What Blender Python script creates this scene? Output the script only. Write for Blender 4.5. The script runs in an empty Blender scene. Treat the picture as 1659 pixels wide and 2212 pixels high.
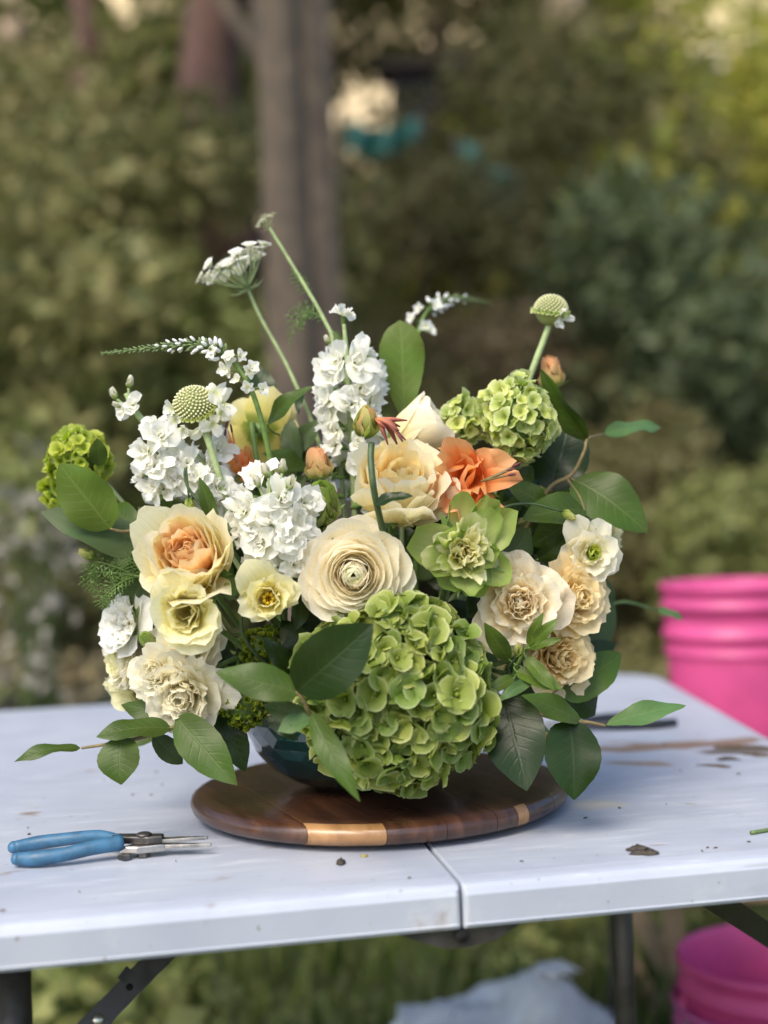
import bpy, math, random
import numpy as np
from mathutils import Vector, Matrix, Quaternion

random.seed(7)
RNG = np.random.default_rng(7)
R = math.radians
scene = bpy.context.scene
COL = scene.collection

# ------------------------------------------------------------------ camera, world, sun, exposure
TABLE_Z = 0.74
CAM = Vector((0, 0, TABLE_Z + 0.323))
F_PX, W_PX, H_PX = 2960.0, 1659.0, 2212.0
PITCH, ROLL = math.atan(20 / F_PX), R(2.1)
fwd = Vector((0, math.cos(PITCH), -math.sin(PITCH)))
up0 = Vector((0, math.sin(PITCH), math.cos(PITCH)))
rt0 = Vector((1, 0, 0))
c_, s_ = math.cos(ROLL), math.sin(ROLL)
RT = rt0 * c_ - up0 * s_
UP = rt0 * s_ + up0 * c_
cam_data = bpy.data.cameras.new('camera')
cam = bpy.data.objects.new('camera', cam_data)
COL.objects.link(cam)
cam.matrix_world = Matrix(((RT.x, UP.x, -fwd.x, CAM.x), (RT.y, UP.y, -fwd.y, CAM.y), (RT.z, UP.z, -fwd.z, CAM.z), (0, 0, 0, 1)))
cam_data.sensor_fit = 'VERTICAL'
cam_data.sensor_height = 36.0
cam_data.lens = 36.0 * F_PX / H_PX
cam_data.clip_start = 0.05
cam_data.clip_end = 2000
cam_data.dof.use_dof = True
cam_data.dof.focus_distance = 1.325
cam_data.dof.aperture_fstop = 2.0
scene.camera = cam

SUN_EL, SUN_AZ = R(48), R(-150)      # azimuth measured from +Y (away from the camera) towards +X
world = bpy.data.worlds.new('World')
scene.world = world
world.use_nodes = True
wn = world.node_tree
for n in list(wn.nodes):
    wn.nodes.remove(n)
sky = wn.nodes.new('ShaderNodeTexSky')
sky.sky_type = 'NISHITA'
sky.sun_disc = False
sky.sun_elevation = SUN_EL
sky.sun_rotation = SUN_AZ
sky.air_density = 1.0
sky.dust_density = 2.2
sky.ozone_density = 1.0
bg = wn.nodes.new('ShaderNodeBackground')
bg.inputs['Strength'].default_value = 0.115
wo = wn.nodes.new('ShaderNodeOutputWorld')
wn.links.new(sky.outputs[0], bg.inputs[0])
wn.links.new(bg.outputs[0], wo.inputs[0])

sun_data = bpy.data.lights.new('sun', 'SUN')
sun_data.energy = 1.5
sun_data.angle = R(35)
sun_data.color = (1.0, 0.90, 0.74)
sun = bpy.data.objects.new('sun', sun_data)
COL.objects.link(sun)
sd = Vector((math.sin(SUN_AZ) * math.cos(SUN_EL), math.cos(SUN_AZ) * math.cos(SUN_EL), math.sin(SUN_EL)))
sun.rotation_euler = sd.to_track_quat('Z', 'Y').to_euler()
sun.location = (0, 0, 30)

scene.view_settings.view_transform = 'Standard'
scene.view_settings.look = 'None'
scene.view_settings.exposure = 1.3
scene.view_settings.gamma = 1.0
scene.view_settings.use_curve_mapping = False
scene.render.engine = 'CYCLES'
try:
    scene.cycles.use_denoising = True
    scene.cycles.max_bounces = 10
    scene.cycles.diffuse_bounces = 7
    scene.cycles.transmission_bounces = 8
    scene.cycles.transparent_max_bounces = 8
    scene.cycles.sample_clamp_indirect = 6.0
except Exception:
    pass


def at(px, py, Y):
    """world point at distance Y along +Y on the sight line of a photo point (photo measured 1659 x 2212)"""
    d = fwd + RT * ((px - W_PX / 2) / F_PX) - UP * ((py - H_PX / 2) / F_PX)
    return CAM + d * (Y / d.y)


def on_plane(px, py, z=TABLE_Z):
    d = fwd + RT * ((px - W_PX / 2) / F_PX) - UP * ((py - H_PX / 2) / F_PX)
    return CAM + d * ((z - CAM.z) / d.z)


def px2m(p, Y):
    return p * Y / F_PX


# ------------------------------------------------------------------ object helpers
def link(o):
    COL.objects.link(o)
    return o


def tag(o, label=None, cat=None, group=None, kind=None):
    if label: o['label'] = label
    if cat: o['category'] = cat
    if group: o['group'] = group
    if kind: o['kind'] = kind
    return o


def thing(name, loc, label, cat, group=None, rotz=0.0):
    o = bpy.data.objects.new(name, None)
    o.empty_display_size = 0.02
    o.location = loc
    o.rotation_euler = (0, 0, rotz)
    link(o)
    return tag(o, label, cat, group)


def make_mesh(name, v, f, mat=None, uv=None, smooth=True):
    me = bpy.data.meshes.new(name)
    me.from_pydata([tuple(p) for p in v], [], [tuple(int(i) for i in q) for q in f])
    if uv is not None:
        uvl = me.uv_layers.new(name='UVMap')
        li = np.empty(len(me.loops), dtype=np.int32)
        me.loops.foreach_get('vertex_index', li)
        uvl.data.foreach_set('uv', np.asarray(uv, dtype=np.float32)[li].ravel())
    if mat is not None:
        me.materials.append(mat)
    if smooth:
        me.polygons.foreach_set('use_smooth', np.ones(len(me.polygons), dtype=bool))
    me.update()
    return me


def put(name, me, parent=None, mw=None, mat=None):
    """link an object; mw is its world matrix (parents carry translation / z rotation only)"""
    o = bpy.data.objects.new(name, me)
    link(o)
    mw = mw if mw is not None else Matrix.Identity(4)
    if parent is not None:
        o.parent = parent
        pw = PW(parent)
        o.matrix_local = pw.inverted() @ mw
    else:
        o.matrix_world = mw
    if mat is not None:
        o.material_slots[0].link = 'OBJECT'
        o.material_slots[0].material = mat
    return o


def PW(o):
    m = o.matrix_basis.copy()
    if o.parent is not None:
        m = PW(o.parent) @ m
    return m


class MB:
    """collects pieces of one mesh"""
    def __init__(s):
        s.v, s.f, s.uv, s.n = [], [], [], 0

    def add(s, v, f, uv=None):
        v = np.asarray(v, dtype=float)
        s.v.append(v)
        s.f += [tuple(int(i) + s.n for i in q) for q in f]
        s.uv.append(np.asarray(uv, dtype=float) if uv is not None else np.zeros((len(v), 2)))
        s.n += len(v)
        return s

    def mesh(s, name, mat=None, smooth=True):
        return make_mesh(name, np.concatenate(s.v), s.f, mat, np.concatenate(s.uv), smooth)


def catmull(pts, n=6):
    P = [Vector(p) for p in pts]
    if len(P) == 2:
        return [P[0].lerp(P[1], k / n) for k in range(n + 1)]
    Q = [P[0] * 2 - P[1]] + P + [P[-1] * 2 - P[-2]]
    out = []
    for i in range(1, len(Q) - 2):
        a, b, c, d = Q[i - 1], Q[i], Q[i + 1], Q[i + 2]
        for k in range(n):
            t = k / n
            out.append(0.5 * ((2 * b) + (c - a) * t + (2 * a - 5 * b + 4 * c - d) * t * t + (3 * b - a - 3 * c + d) * t ** 3))
    out.append(P[-1])
    return out


def tube(pts, rad, sides=8, n=6, smooth_path=True, flat=1.0, flat_axis=None):
    """(v, f, uv) of a capped tube; rad is a number or a list along the control points"""
    path = catmull(pts, n) if smooth_path else [Vector(p) for p in pts]
    m = len(path)
    rads = np.interp(np.linspace(0, 1, m), np.linspace(0, 1, len(rad)), rad) if isinstance(rad, (list, tuple)) else np.full(m, rad)
    v, uv, f = [], [], []
    prev = None
    for i, p in enumerate(path):
        t = (path[min(i + 1, m - 1)] - path[max(i - 1, 0)]).normalized()
        if prev is None:
            a = Vector(flat_axis) if flat_axis else (Vector((0, 0, 1)) if abs(t.z) < 0.9 else Vector((1, 0, 0)))
        else:
            a = prev
        a = (a - t * a.dot(t)).normalized()
        prev = a
        b = t.cross(a)
        for k in range(sides):
            th = 2 * math.pi * k / sides
            v.append(p + a * (math.cos(th) * rads[i] * flat) + b * (math.sin(th) * rads[i]))
            uv.append((k / sides, i / (m - 1)))
    for i in range(m - 1):
        for k in range(sides):
            k2 = (k + 1) % sides
            f.append((i * sides + k, i * sides + k2, (i + 1) * sides + k2, (i + 1) * sides + k))
    f.append(tuple(range(sides - 1, -1, -1)))
    f.append(tuple((m - 1) * sides + k for k in range(sides)))
    return np.array([tuple(q) for q in v]), f, np.array(uv)


def lathe(profile, seg=48):
    v, f, uv = [], [], []
    m = len(profile)
    for i, (r, z) in enumerate(profile):
        for k in range(seg):
            a = 2 * math.pi * k / seg
            v.append((r * math.cos(a), r * math.sin(a), z))
            uv.append((k / seg, i / (m - 1)))
    for i in range(m - 1):
        for k in range(seg):
            k2 = (k + 1) % seg
            f.append((i * seg + k, i * seg + k2, (i + 1) * seg + k2, (i + 1) * seg + k))
    if profile[0][0] > 1e-6: f.append(tuple(range(seg - 1, -1, -1)))
    if profile[-1][0] > 1e-6: f.append(tuple((m - 1) * seg + k for k in range(seg)))
    return np.array(v), f, np.array(uv)


def ball(rx, ry, rz, seg=10, rings=7, c=(0, 0, 0)):
    v, f, uv = [], [], []
    for i in range(rings + 1):
        ph = math.pi * i / rings
        for k in range(seg):
            a = 2 * math.pi * k / seg
            v.append((c[0] + rx * math.sin(ph) * math.cos(a), c[1] + ry * math.sin(ph) * math.sin(a), c[2] - rz * math.cos(ph)))
            uv.append((k / seg, i / rings))
    for i in range(rings):
        for k in range(seg):
            k2 = (k + 1) % seg
            f.append((i * seg + k, i * seg + k2, (i + 1) * seg + k2, (i + 1) * seg + k))
    return np.array(v), f, np.array(uv)


def box(x0, x1, y0, y1, z0, z1):
    v = [(x0, y0, z0), (x1, y0, z0), (x1, y1, z0), (x0, y1, z0), (x0, y0, z1), (x1, y0, z1), (x1, y1, z1), (x0, y1, z1)]
    f = [(0, 3, 2, 1), (4, 5, 6, 7), (0, 1, 5, 4), (1, 2, 6, 5), (2, 3, 7, 6), (3, 0, 4, 7)]
    return np.array(v, dtype=float), f, np.array([(p[0], p[1]) for p in v])


def extrude_poly(poly, z0, z1, bev=0.0):
    """prism of a convex-ish outline, with a small chamfer at top and bottom"""
    n = len(poly)
    P = np.array(poly, dtype=float)
    cen = P.mean(axis=0)
    d = cen - P
    ln = np.linalg.norm(d, axis=1, keepdims=True)
    inn = P + d / ln * bev
    layers = [(inn, z0), (P, z0 + bev), (P, z1 - bev), (inn, z1)] if bev > 0 else [(P, z0), (P, z1)]
    v = [(*q, z) for L, z in layers for q in L]
    f = []
    for i in range(len(layers) - 1):
        for k in range(n):
            k2 = (k + 1) % n
            f.append((i * n + k, i * n + k2, (i + 1) * n + k2, (i + 1) * n + k))
    f.append(tuple(range(n - 1, -1, -1)))
    f.append(tuple((len(layers) - 1) * n + k for k in range(n)))
    return np.array(v), f, np.array([(q[0] * 10, q[1] * 10) for q in v])


# ------------------------------------------------------------------ materials
MATS = {}


def nodes(name):
    m = bpy.data.materials.new(name)
    m.use_nodes = True
    nt = m.node_tree
    for n in list(nt.nodes):
        nt.nodes.remove(n)
    out = nt.nodes.new('ShaderNodeOutputMaterial')
    return m, nt, out


def N(nt, typ, **kw):
    n = nt.nodes.new(typ)
    for k, v in kw.items():
        if k.startswith('i_'):
            key = k[2:].replace('_', ' ')
            n.inputs[key].default_value = v
        else:
            setattr(n, k, v)
    return n


def math_n(nt, op, a, b=None, clamp=False):
    n = nt.nodes.new('ShaderNodeMath')
    n.operation = op
    n.use_clamp = clamp
    for i, x in enumerate((a, b)):
        if x is None: continue
        if isinstance(x, (int, float)): n.inputs[i].default_value = x
        else: nt.links.new(x, n.inputs[i])
    return n.outputs[0]


def ramp(nt, fac, stops, interp='EASE'):
    r = nt.nodes.new('ShaderNodeValToRGB')
    r.color_ramp.interpolation = interp
    e = r.color_ramp.elements
    while len(e) < len(stops): e.new(0.5)
    for k, (p, c) in enumerate(stops):
        e[k].position = p
        e[k].color = (*c, 1) if len(c) == 3 else c
    if fac is not None: nt.links.new(fac, r.inputs[0])
    return r.outputs[0]


def mixc(nt, fac, a, b, mode='MIX'):
    n = nt.nodes.new('ShaderNodeMix')
    n.data_type = 'RGBA'
    n.blend_type = mode
    for sock, x in ((n.inputs[0], fac), (n.inputs[6], a), (n.inputs[7], b)):
        if isinstance(x, (int, float)): sock.default_value = x
        elif isinstance(x, tuple): sock.default_value = (*x, 1) if len(x) == 3 else x
        else: nt.links.new(x, sock)
    return n.outputs[2]


def hsv(nt, col, h=0.5, s=1.0, v=1.0):
    n = nt.nodes.new('ShaderNodeHueSaturation')
    for key, x in (('Hue', h), ('Saturation', s), ('Value', v)):
        if isinstance(x, (int, float)): n.inputs[key].default_value = x
        else: nt.links.new(x, n.inputs[key])
    nt.links.new(col, n.inputs['Color'])
    return n.outputs[0]


def maprange(nt, x, a, b, c, d):
    n = nt.nodes.new('ShaderNodeMapRange')
    nt.links.new(x, n.inputs[0])
    for i, val in zip((1, 2, 3, 4), (a, b, c, d)): n.inputs[i].default_value = val
    return n.outputs[0]


def thin(nt, out, col, rough, transl, bump=None, bstr=0.2, bdist=0.001, spec=0.4, tcol=None, coat=0.0):
    p = N(nt, 'ShaderNodeBsdfPrincipled')
    p.inputs['Roughness'].default_value = rough
    p.inputs['Specular IOR Level'].default_value = spec
    if coat: p.inputs['Coat Weight'].default_value = coat; p.inputs['Coat Roughness'].default_value = 0.25
    nt.links.new(col, p.inputs['Base Color'])
    t = N(nt, 'ShaderNodeBsdfTranslucent')
    nt.links.new(tcol if tcol is not None else col, t.inputs['Color'])
    if bump is not None:
        b = N(nt, 'ShaderNodeBump')
        b.inputs['Strength'].default_value = bstr
        b.inputs['Distance'].default_value = bdist
        nt.links.new(bump, b.inputs['Height'])
        nt.links.new(b.outputs[0], p.inputs['Normal'])
    mx = N(nt, 'ShaderNodeMixShader')
    mx.inputs[0].default_value = transl
    nt.links.new(p.outputs[0], mx.inputs[1])
    nt.links.new(t.outputs[0], mx.inputs[2])
    nt.links.new(mx.outputs[0], out.inputs[0])
    return p


def petal_mat(name, stops, transl=0.53, rough=0.55, vein=0.35, var=0.07, blotch=0.0, blotch_col=(0.5, 0.3, 0.15)):
    """stops: colours from the petal's base (0) to its rim (1)"""
    if name in MATS: return MATS[name]
    m, nt, out = nodes(name)
    uv = N(nt, 'ShaderNodeUVMap')
    sp = N(nt, 'ShaderNodeSeparateXYZ')
    nt.links.new(uv.outputs[0], sp.inputs[0])
    col = ramp(nt, sp.outputs[1], stops)
    oi = N(nt, 'ShaderNodeObjectInfo')
    val = maprange(nt, oi.outputs['Random'], 0, 1, 1 - var, 1 + var * 0.6)
    hue = maprange(nt, oi.outputs['Random'], 0, 1, 0.5 + var * 0.1, 0.5 - var * 0.1)
    col = hsv(nt, col, hue, 1.0, val)
    mp = N(nt, 'ShaderNodeMapping')
    mp.inputs['Scale'].default_value = (34, 2.2, 1)
    nt.links.new(uv.outputs[0], mp.inputs[0])
    nz = N(nt, 'ShaderNodeTexNoise')
    nz.inputs['Scale'].default_value = 1.0
    nz.inputs['Detail'].default_value = 3
    nt.links.new(mp.outputs[0], nz.inputs['Vector'])
    vv = maprange(nt, nz.outputs[0], 0.35, 0.7, 0.93, 1.03)
    col = hsv(nt, col, 0.5, 1.0, vv)
    tc = N(nt, 'ShaderNodeTexCoord')
    n2 = N(nt, 'ShaderNodeTexNoise')
    n2.inputs['Scale'].default_value = 160
    n2.inputs['Detail'].default_value = 4
    nt.links.new(tc.outputs['Object'], n2.inputs['Vector'])
    if blotch > 0:
        n3 = N(nt, 'ShaderNodeTexNoise')
        n3.inputs['Scale'].default_value = 75
        n3.inputs['Detail'].default_value = 5
        nt.links.new(tc.outputs['Object'], n3.inputs['Vector'])
        edge = math_n(nt, 'POWER', sp.outputs[1], 3)
        msk = math_n(nt, 'MULTIPLY', maprange(nt, n3.outputs[0], 0.55, 0.72, 0, 1), edge, True)
        col = mixc(nt, math_n(nt, 'MULTIPLY', msk, blotch), col, blotch_col)
    bump = math_n(nt, 'ADD', math_n(nt, 'MULTIPLY', nz.outputs[0], 0.8), math_n(nt, 'MULTIPLY', n2.outputs[0], 0.6))
    tcol = hsv(nt, col, 0.5, 1.12, 1.05)
    thin(nt, out, col, rough, transl, bump, vein * 0.4, 0.0008, 0.3, tcol=tcol)
    MATS[name] = m
    return m


def leaf_mat(name, col, vein_col, under=None, rough=0.42, transl=0.2, vein_amt=0.35, freq=34, var=0.18, coat=0.0, spots=0.0, bstr=0.5):
    if name in MATS: return MATS[name]
    m, nt, out = nodes(name)
    uv = N(nt, 'ShaderNodeUVMap')
    sp = N(nt, 'ShaderNodeSeparateXYZ')
    nt.links.new(uv.outputs[0], sp.inputs[0])
    au = math_n(nt, 'ABSOLUTE', math_n(nt, 'MULTIPLY_ADD', sp.outputs[0], 2.0))
    au.node.inputs[0].links[0].from_node.inputs[2].default_value = -1.0
    tc = N(nt, 'ShaderNodeTexCoord')
    nz = N(nt, 'ShaderNodeTexNoise')
    nz.inputs['Scale'].default_value = 55
    nz.inputs['Detail'].default_value = 4
    nt.links.new(tc.outputs['Object'], nz.inputs['Vector'])
    bend = math_n(nt, 'ADD', math_n(nt, 'SUBTRACT', sp.outputs[1], math_n(nt, 'MULTIPLY', au, 0.20)), math_n(nt, 'MULTIPLY', nz.outputs[0], 0.05))
    side = math_n(nt, 'POWER', math_n(nt, 'ABSOLUTE', math_n(nt, 'COSINE', math_n(nt, 'MULTIPLY', bend, freq * 0.8))), 26)
    side = math_n(nt, 'MULTIPLY', side, maprange(nt, au, 0.0, 0.95, 0.75, 0.1))
    mid = maprange(nt, au, 0.02, 0.075, 1, 0)
    veins = math_n(nt, 'MAXIMUM', side, mid, True)
    vor = N(nt, 'ShaderNodeTexVoronoi')
    vor.feature = 'DISTANCE_TO_EDGE'
    vor.inputs['Scale'].default_value = 190
    nt.links.new(tc.outputs['Object'], vor.inputs['Vector'])
    net = maprange(nt, vor.outputs['Distance'], 0.0, 0.12, 1, 0)
    base = N(nt, 'ShaderNodeRGB')
    base.outputs[0].default_value = (*col, 1)
    oi = N(nt, 'ShaderNodeObjectInfo')
    val = maprange(nt, oi.outputs['Random'], 0, 1, 1 - var, 1 + var)
    cc = hsv(nt, base.outputs[0], 0.5, 1.0, val)
    n2 = N(nt, 'ShaderNodeTexNoise')
    n2.inputs['Scale'].default_value = 22
    n2.inputs['Detail'].default_value = 5
    nt.links.new(tc.outputs['Object'], n2.inputs['Vector'])
    cc = hsv(nt, cc, maprange(nt, n2.outputs[0], 0.3, 0.7, 0.49, 0.515), 1.0, maprange(nt, n2.outputs[0], 0.3, 0.7, 0.82, 1.18))
    if under is not None:
        geo = N(nt, 'ShaderNodeNewGeometry')
        cc = mixc(nt, geo.outputs['Backfacing'], cc, under)
    if spots > 0:
        n3 = N(nt, 'ShaderNodeTexNoise')
        n3.inputs['Scale'].default_value = 210
        nt.links.new(tc.outputs['Object'], n3.inputs['Vector'])
        cc = mixc(nt, math_n(nt, 'MULTIPLY', maprange(nt, n3.outputs[0], 0.68, 0.74, 0, 1), spots), cc, (0.05, 0.035, 0.012))
    cc = mixc(nt, math_n(nt, 'MULTIPLY', veins, vein_amt), cc, vein_col)
    hgt = math_n(nt, 'SUBTRACT', math_n(nt, 'MULTIPLY', nz.outputs[0], 0.4), math_n(nt, 'ADD', math_n(nt, 'MULTIPLY', veins, 1.0), math_n(nt, 'MULTIPLY', net, 0.12)))
    thin(nt, out, cc, rough, transl, hgt, bstr * 0.45, 0.0008, 0.28, coat=coat)
    MATS[name] = m
    return m


def plain(name, col, rough=0.5, metal=0.0, noise=0.0, nscale=20, bump=0.0, bscale=80, spec=0.5, coat=0.0, transl=0.0):
    if name in MATS: return MATS[name]
    m, nt, out = nodes(name)
    tc = N(nt, 'ShaderNodeTexCoord')
    base = N(nt, 'ShaderNodeRGB')
    base.outputs[0].default_value = (*col, 1)
    cc = base.outputs[0]
    if noise > 0:
        nz = N(nt, 'ShaderNodeTexNoise')
        nz.inputs['Scale'].default_value = nscale
        nz.inputs['Detail'].default_value = 6
        nt.links.new(tc.outputs['Object'], nz.inputs['Vector'])
        cc = hsv(nt, cc, 0.5, 1.0, maprange(nt, nz.outputs[0], 0.3, 0.7, 1 - noise, 1 + noise))
    if transl > 0:
        bm_ = None
        if bump > 0:
            nb = N(nt, 'ShaderNodeTexNoise')
            nb.inputs['Scale'].default_value = bscale
            nt.links.new(tc.outputs['Object'], nb.inputs['Vector'])
            bm_ = nb.outputs[0]
        thin(nt, out, cc, rough, transl, bm_, bump, 0.002, spec)
    else:
        p = N(nt, 'ShaderNodeBsdfPrincipled')
        nt.links.new(cc, p.inputs['Base Color'])
        p.inputs['Roughness'].default_value = rough
        p.inputs['Metallic'].default_value = metal
        p.inputs['Specular IOR Level'].default_value = spec
        if coat: p.inputs['Coat Weight'].default_value = coat
        if noise > 0:
            nt.links.new(maprange(nt, nz.outputs[0], 0.3, 0.7, max(0, rough - 0.1), min(1, rough + 0.1)), p.inputs['Roughness'])
        if bump > 0:
            nb = N(nt, 'ShaderNodeTexNoise')
            nb.inputs['Scale'].default_value = bscale
            nb.inputs['Detail'].default_value = 5
            nt.links.new(tc.outputs['Object'], nb.inputs['Vector'])
            b = N(nt, 'ShaderNodeBump')
            b.inputs['Strength'].default_value = bump
            b.inputs['Distance'].default_value = 0.002
            nt.links.new(nb.outputs[0], b.inputs['Height'])
            nt.links.new(b.outputs[0], p.inputs['Normal'])
        nt.links.new(p.outputs[0], out.inputs[0])
    MATS[name] = m
    return m


def foliage_mat(name, cols, transl=0.35, rough=0.6):
    """leaf colours of a garden shrub, varied leaf by leaf"""
    if name in MATS: return MATS[name]
    m, nt, out = nodes(name)
    geo = N(nt, 'ShaderNodeNewGeometry')
    st = [(k / max(1, len(cols) - 1), c) for k, c in enumerate(cols)]
    col = ramp(nt, geo.outputs['Random Per Island'], st, 'LINEAR')
    oi = N(nt, 'ShaderNodeObjectInfo')
    col = hsv(nt, col, maprange(nt, oi.outputs['Random'], 0, 1, 0.485, 0.515), 1.0, maprange(nt, oi.outputs['Random'], 0, 1, 0.75, 1.25))
    thin(nt, out, col, rough, transl)
    MATS[name] = m
    return m


# ------------------------------------------------------------------ setting: ground
def ground_height(x, y):
    b = np.clip((y - 4.5) / 9.0, 0, 1)
    h = 1.5 * b * b * (3 - 2 * b)
    far = np.clip((y - 16) / 60, 0, 1)
    h = h + far * 3.0
    return h + 0.03 * np.sin(x * 1.7 + 0.4) * np.cos(y * 1.3) * (1 - np.exp(-((y - 1.5) ** 2) / 3.0))


def build_ground():
    xs = np.concatenate([np.linspace(-600, -20, 8)[:-1], np.linspace(-20, 20, 81), np.linspace(20, 600, 8)[1:]])
    ys = np.concatenate([np.linspace(-600, -6, 8)[:-1], np.linspace(-6, 24, 76), np.linspace(24, 800, 14)[1:]])
    X, Yg = np.meshgrid(xs, ys)
    Z = ground_height(X, Yg)
    v = np.stack([X, Yg, Z], -1).reshape(-1, 3)
    nx, ny = len(xs), len(ys)
    f = [(j * nx + i, j * nx + i + 1, (j + 1) * nx + i + 1, (j + 1) * nx + i) for j in range(ny - 1) for i in range(nx - 1)]
    m, nt, out = nodes('garden_ground')
    tc = N(nt, 'ShaderNodeTexCoord')
    nz = N(nt, 'ShaderNodeTexNoise')
    nz.inputs['Scale'].default_value = 0.9
    nz.inputs['Detail'].default_value = 8
    nt.links.new(tc.outputs['Object'], nz.inputs['Vector'])
    col = ramp(nt, nz.outputs[0], [(0.3, (0.035, 0.05, 0.014)), (0.5, (0.06, 0.075, 0.02)), (0.62, (0.10, 0.085, 0.04)), (0.75, (0.15, 0.11, 0.06))])
    n2 = N(nt, 'ShaderNodeTexNoise')
    n2.inputs['Scale'].default_value = 30
    n2.inputs['Detail'].default_value = 6
    nt.links.new(tc.outputs['Object'], n2.inputs['Vector'])
    col = hsv(nt, col, 0.5, 1.0, maprange(nt, n2.outputs[0], 0.3, 0.7, 0.6, 1.4))
    p = N(nt, 'ShaderNodeBsdfPrincipled')
    p.inputs['Roughness'].default_value = 0.95
    nt.links.new(col, p.inputs['Base Color'])
    b = N(nt, 'ShaderNodeBump')
    b.inputs['Strength'].default_value = 0.6
    b.inputs['Distance'].default_value = 0.03
    nt.links.new(n2.outputs[0], b.inputs['Height'])
    nt.links.new(b.outputs[0], p.inputs['Normal'])
    nt.links.new(p.outputs[0], out.inputs[0])
    o = put('ground', make_mesh('ground', v, f, m))
    tag(o, kind='structure')


build_ground()


def leaf_cloud(n, centres, sig, size, rng, stretch=1.0, gap=None):
    """n folded leaves (5 verts, 4 tris) gathered round the given centres; returns v, f"""
    cs = np.asarray(centres, dtype=float)
    ci = rng.integers(0, len(cs), n)
    sg = np.asarray(sig, dtype=float)
    d = rng.normal(size=(n, 3))
    d /= np.linalg.norm(d, axis=1, keepdims=True)
    rr = rng.random(n) ** 0.45
    p = cs[ci] + d * rr[:, None] * sg
    if gap is not None:
        keep = gap(p)
        p, d = p[keep], d[keep]
        n = len(p)
    a = rng.normal(size=(n, 3)) + np.array([0, 0, -0.25])
    a /= np.linalg.norm(a, axis=1, keepdims=True)
    nn = d * 0.7 + rng.normal(size=(n, 3)) * 0.6 + np.array([0, 0, 0.5])
    b = np.cross(nn, a)
    b /= np.linalg.norm(b, axis=1, keepdims=True) + 1e-9
    nrm = np.cross(a, b)
    L = size * (0.6 + 0.8 * rng.random(n))[:, None]
    W = L * 0.30 * stretch
    v = np.empty((n, 6, 3))
    v[:, 0] = p
    v[:, 1] = p + a * L * 0.45 + b * W + nrm * L * 0.07
    v[:, 2] = p + a * L * 0.5
    v[:, 3] = p + a * L * 0.45 - b * W + nrm * L * 0.07
    v[:, 4] = p + a * L + nrm * L * -0.12
    v[:, 5] = p + a * L * 0.8 + nrm * 0.0
    v = v[:, :5]
    i = np.arange(n)[:, None] * 5
    f = np.concatenate([i + np.array([[0, 2, 1]]), i + np.array([[0, 3, 2]]), i + np.array([[1, 2, 4]]), i + np.array([[2, 3, 4]])])
    return v.reshape(-1, 3), f


def tri_mesh(name, v, f, mat):
    me = bpy.data.meshes.new(name)
    v = np.asarray(v, dtype=np.float32)
    f = np.asarray(f, dtype=np.int32)
    me.vertices.add(len(v))
    me.vertices.foreach_set('co', v.ravel())
    me.loops.add(len(f) * 3)
    me.loops.foreach_set('vertex_index', f.ravel())
    me.polygons.add(len(f))
    me.polygons.foreach_set('loop_start', np.arange(len(f), dtype=np.int32) * 3)
    me.materials.append(mat)
    me.update(calc_edges=True)
    me.validate()
    return me


F_OLIVE = foliage_mat('foliage_olive', [(0.139, 0.145, 0.048), (0.193, 0.189, 0.068), (0.266, 0.227, 0.101), (0.100, 0.118, 0.043)])
F_DARK = foliage_mat('foliage_dark', [(0.057, 0.085, 0.034), (0.101, 0.133, 0.056), (0.132, 0.163, 0.078), (0.069, 0.096, 0.050)])
F_GREEN = foliage_mat('foliage_green', [(0.123, 0.164, 0.043), (0.215, 0.259, 0.072), (0.281, 0.300, 0.098), (0.144, 0.165, 0.051)])
F_SUNLIT = foliage_mat('foliage_sunlit', [(0.480, 0.475, 0.072), (0.288, 0.350, 0.060), (0.600, 0.550, 0.108), (0.192, 0.250, 0.048)], 0.45)  # yellow of sunlit leaves put into the leaf colour
F_DRY = foliage_mat('foliage_dry', [(0.251, 0.186, 0.103), (0.317, 0.251, 0.139), (0.161, 0.146, 0.078), (0.349, 0.284, 0.168)])
F_GREY = foliage_mat('foliage_grey', [(0.093, 0.100, 0.070), (0.060, 0.069, 0.050), (0.139, 0.140, 0.108), (0.048, 0.055, 0.036)])
BARK = plain('bark', (0.085, 0.066, 0.048), 0.9, noise=0.45, nscale=9, bump=1.0, bscale=25)
BARK_PALE = plain('bark_pale', (0.20, 0.145, 0.10), 0.9, noise=0.35, nscale=9, bump=1.0, bscale=25)
BARK_RED = plain('bark_red', (0.10, 0.055, 0.045), 0.9, noise=0.35, nscale=9, bump=1.0, bscale=25)
BARK_LIT = plain('bark_sunlit', (0.40, 0.30, 0.22), 0.8, noise=0.25, nscale=6, bump=0.6, bscale=20)  # sunlit brightness put into the bark colour

STALK = plain('stalk_green', (0.07, 0.10, 0.03), 0.7)
SHRUB_MESH = {}


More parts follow.
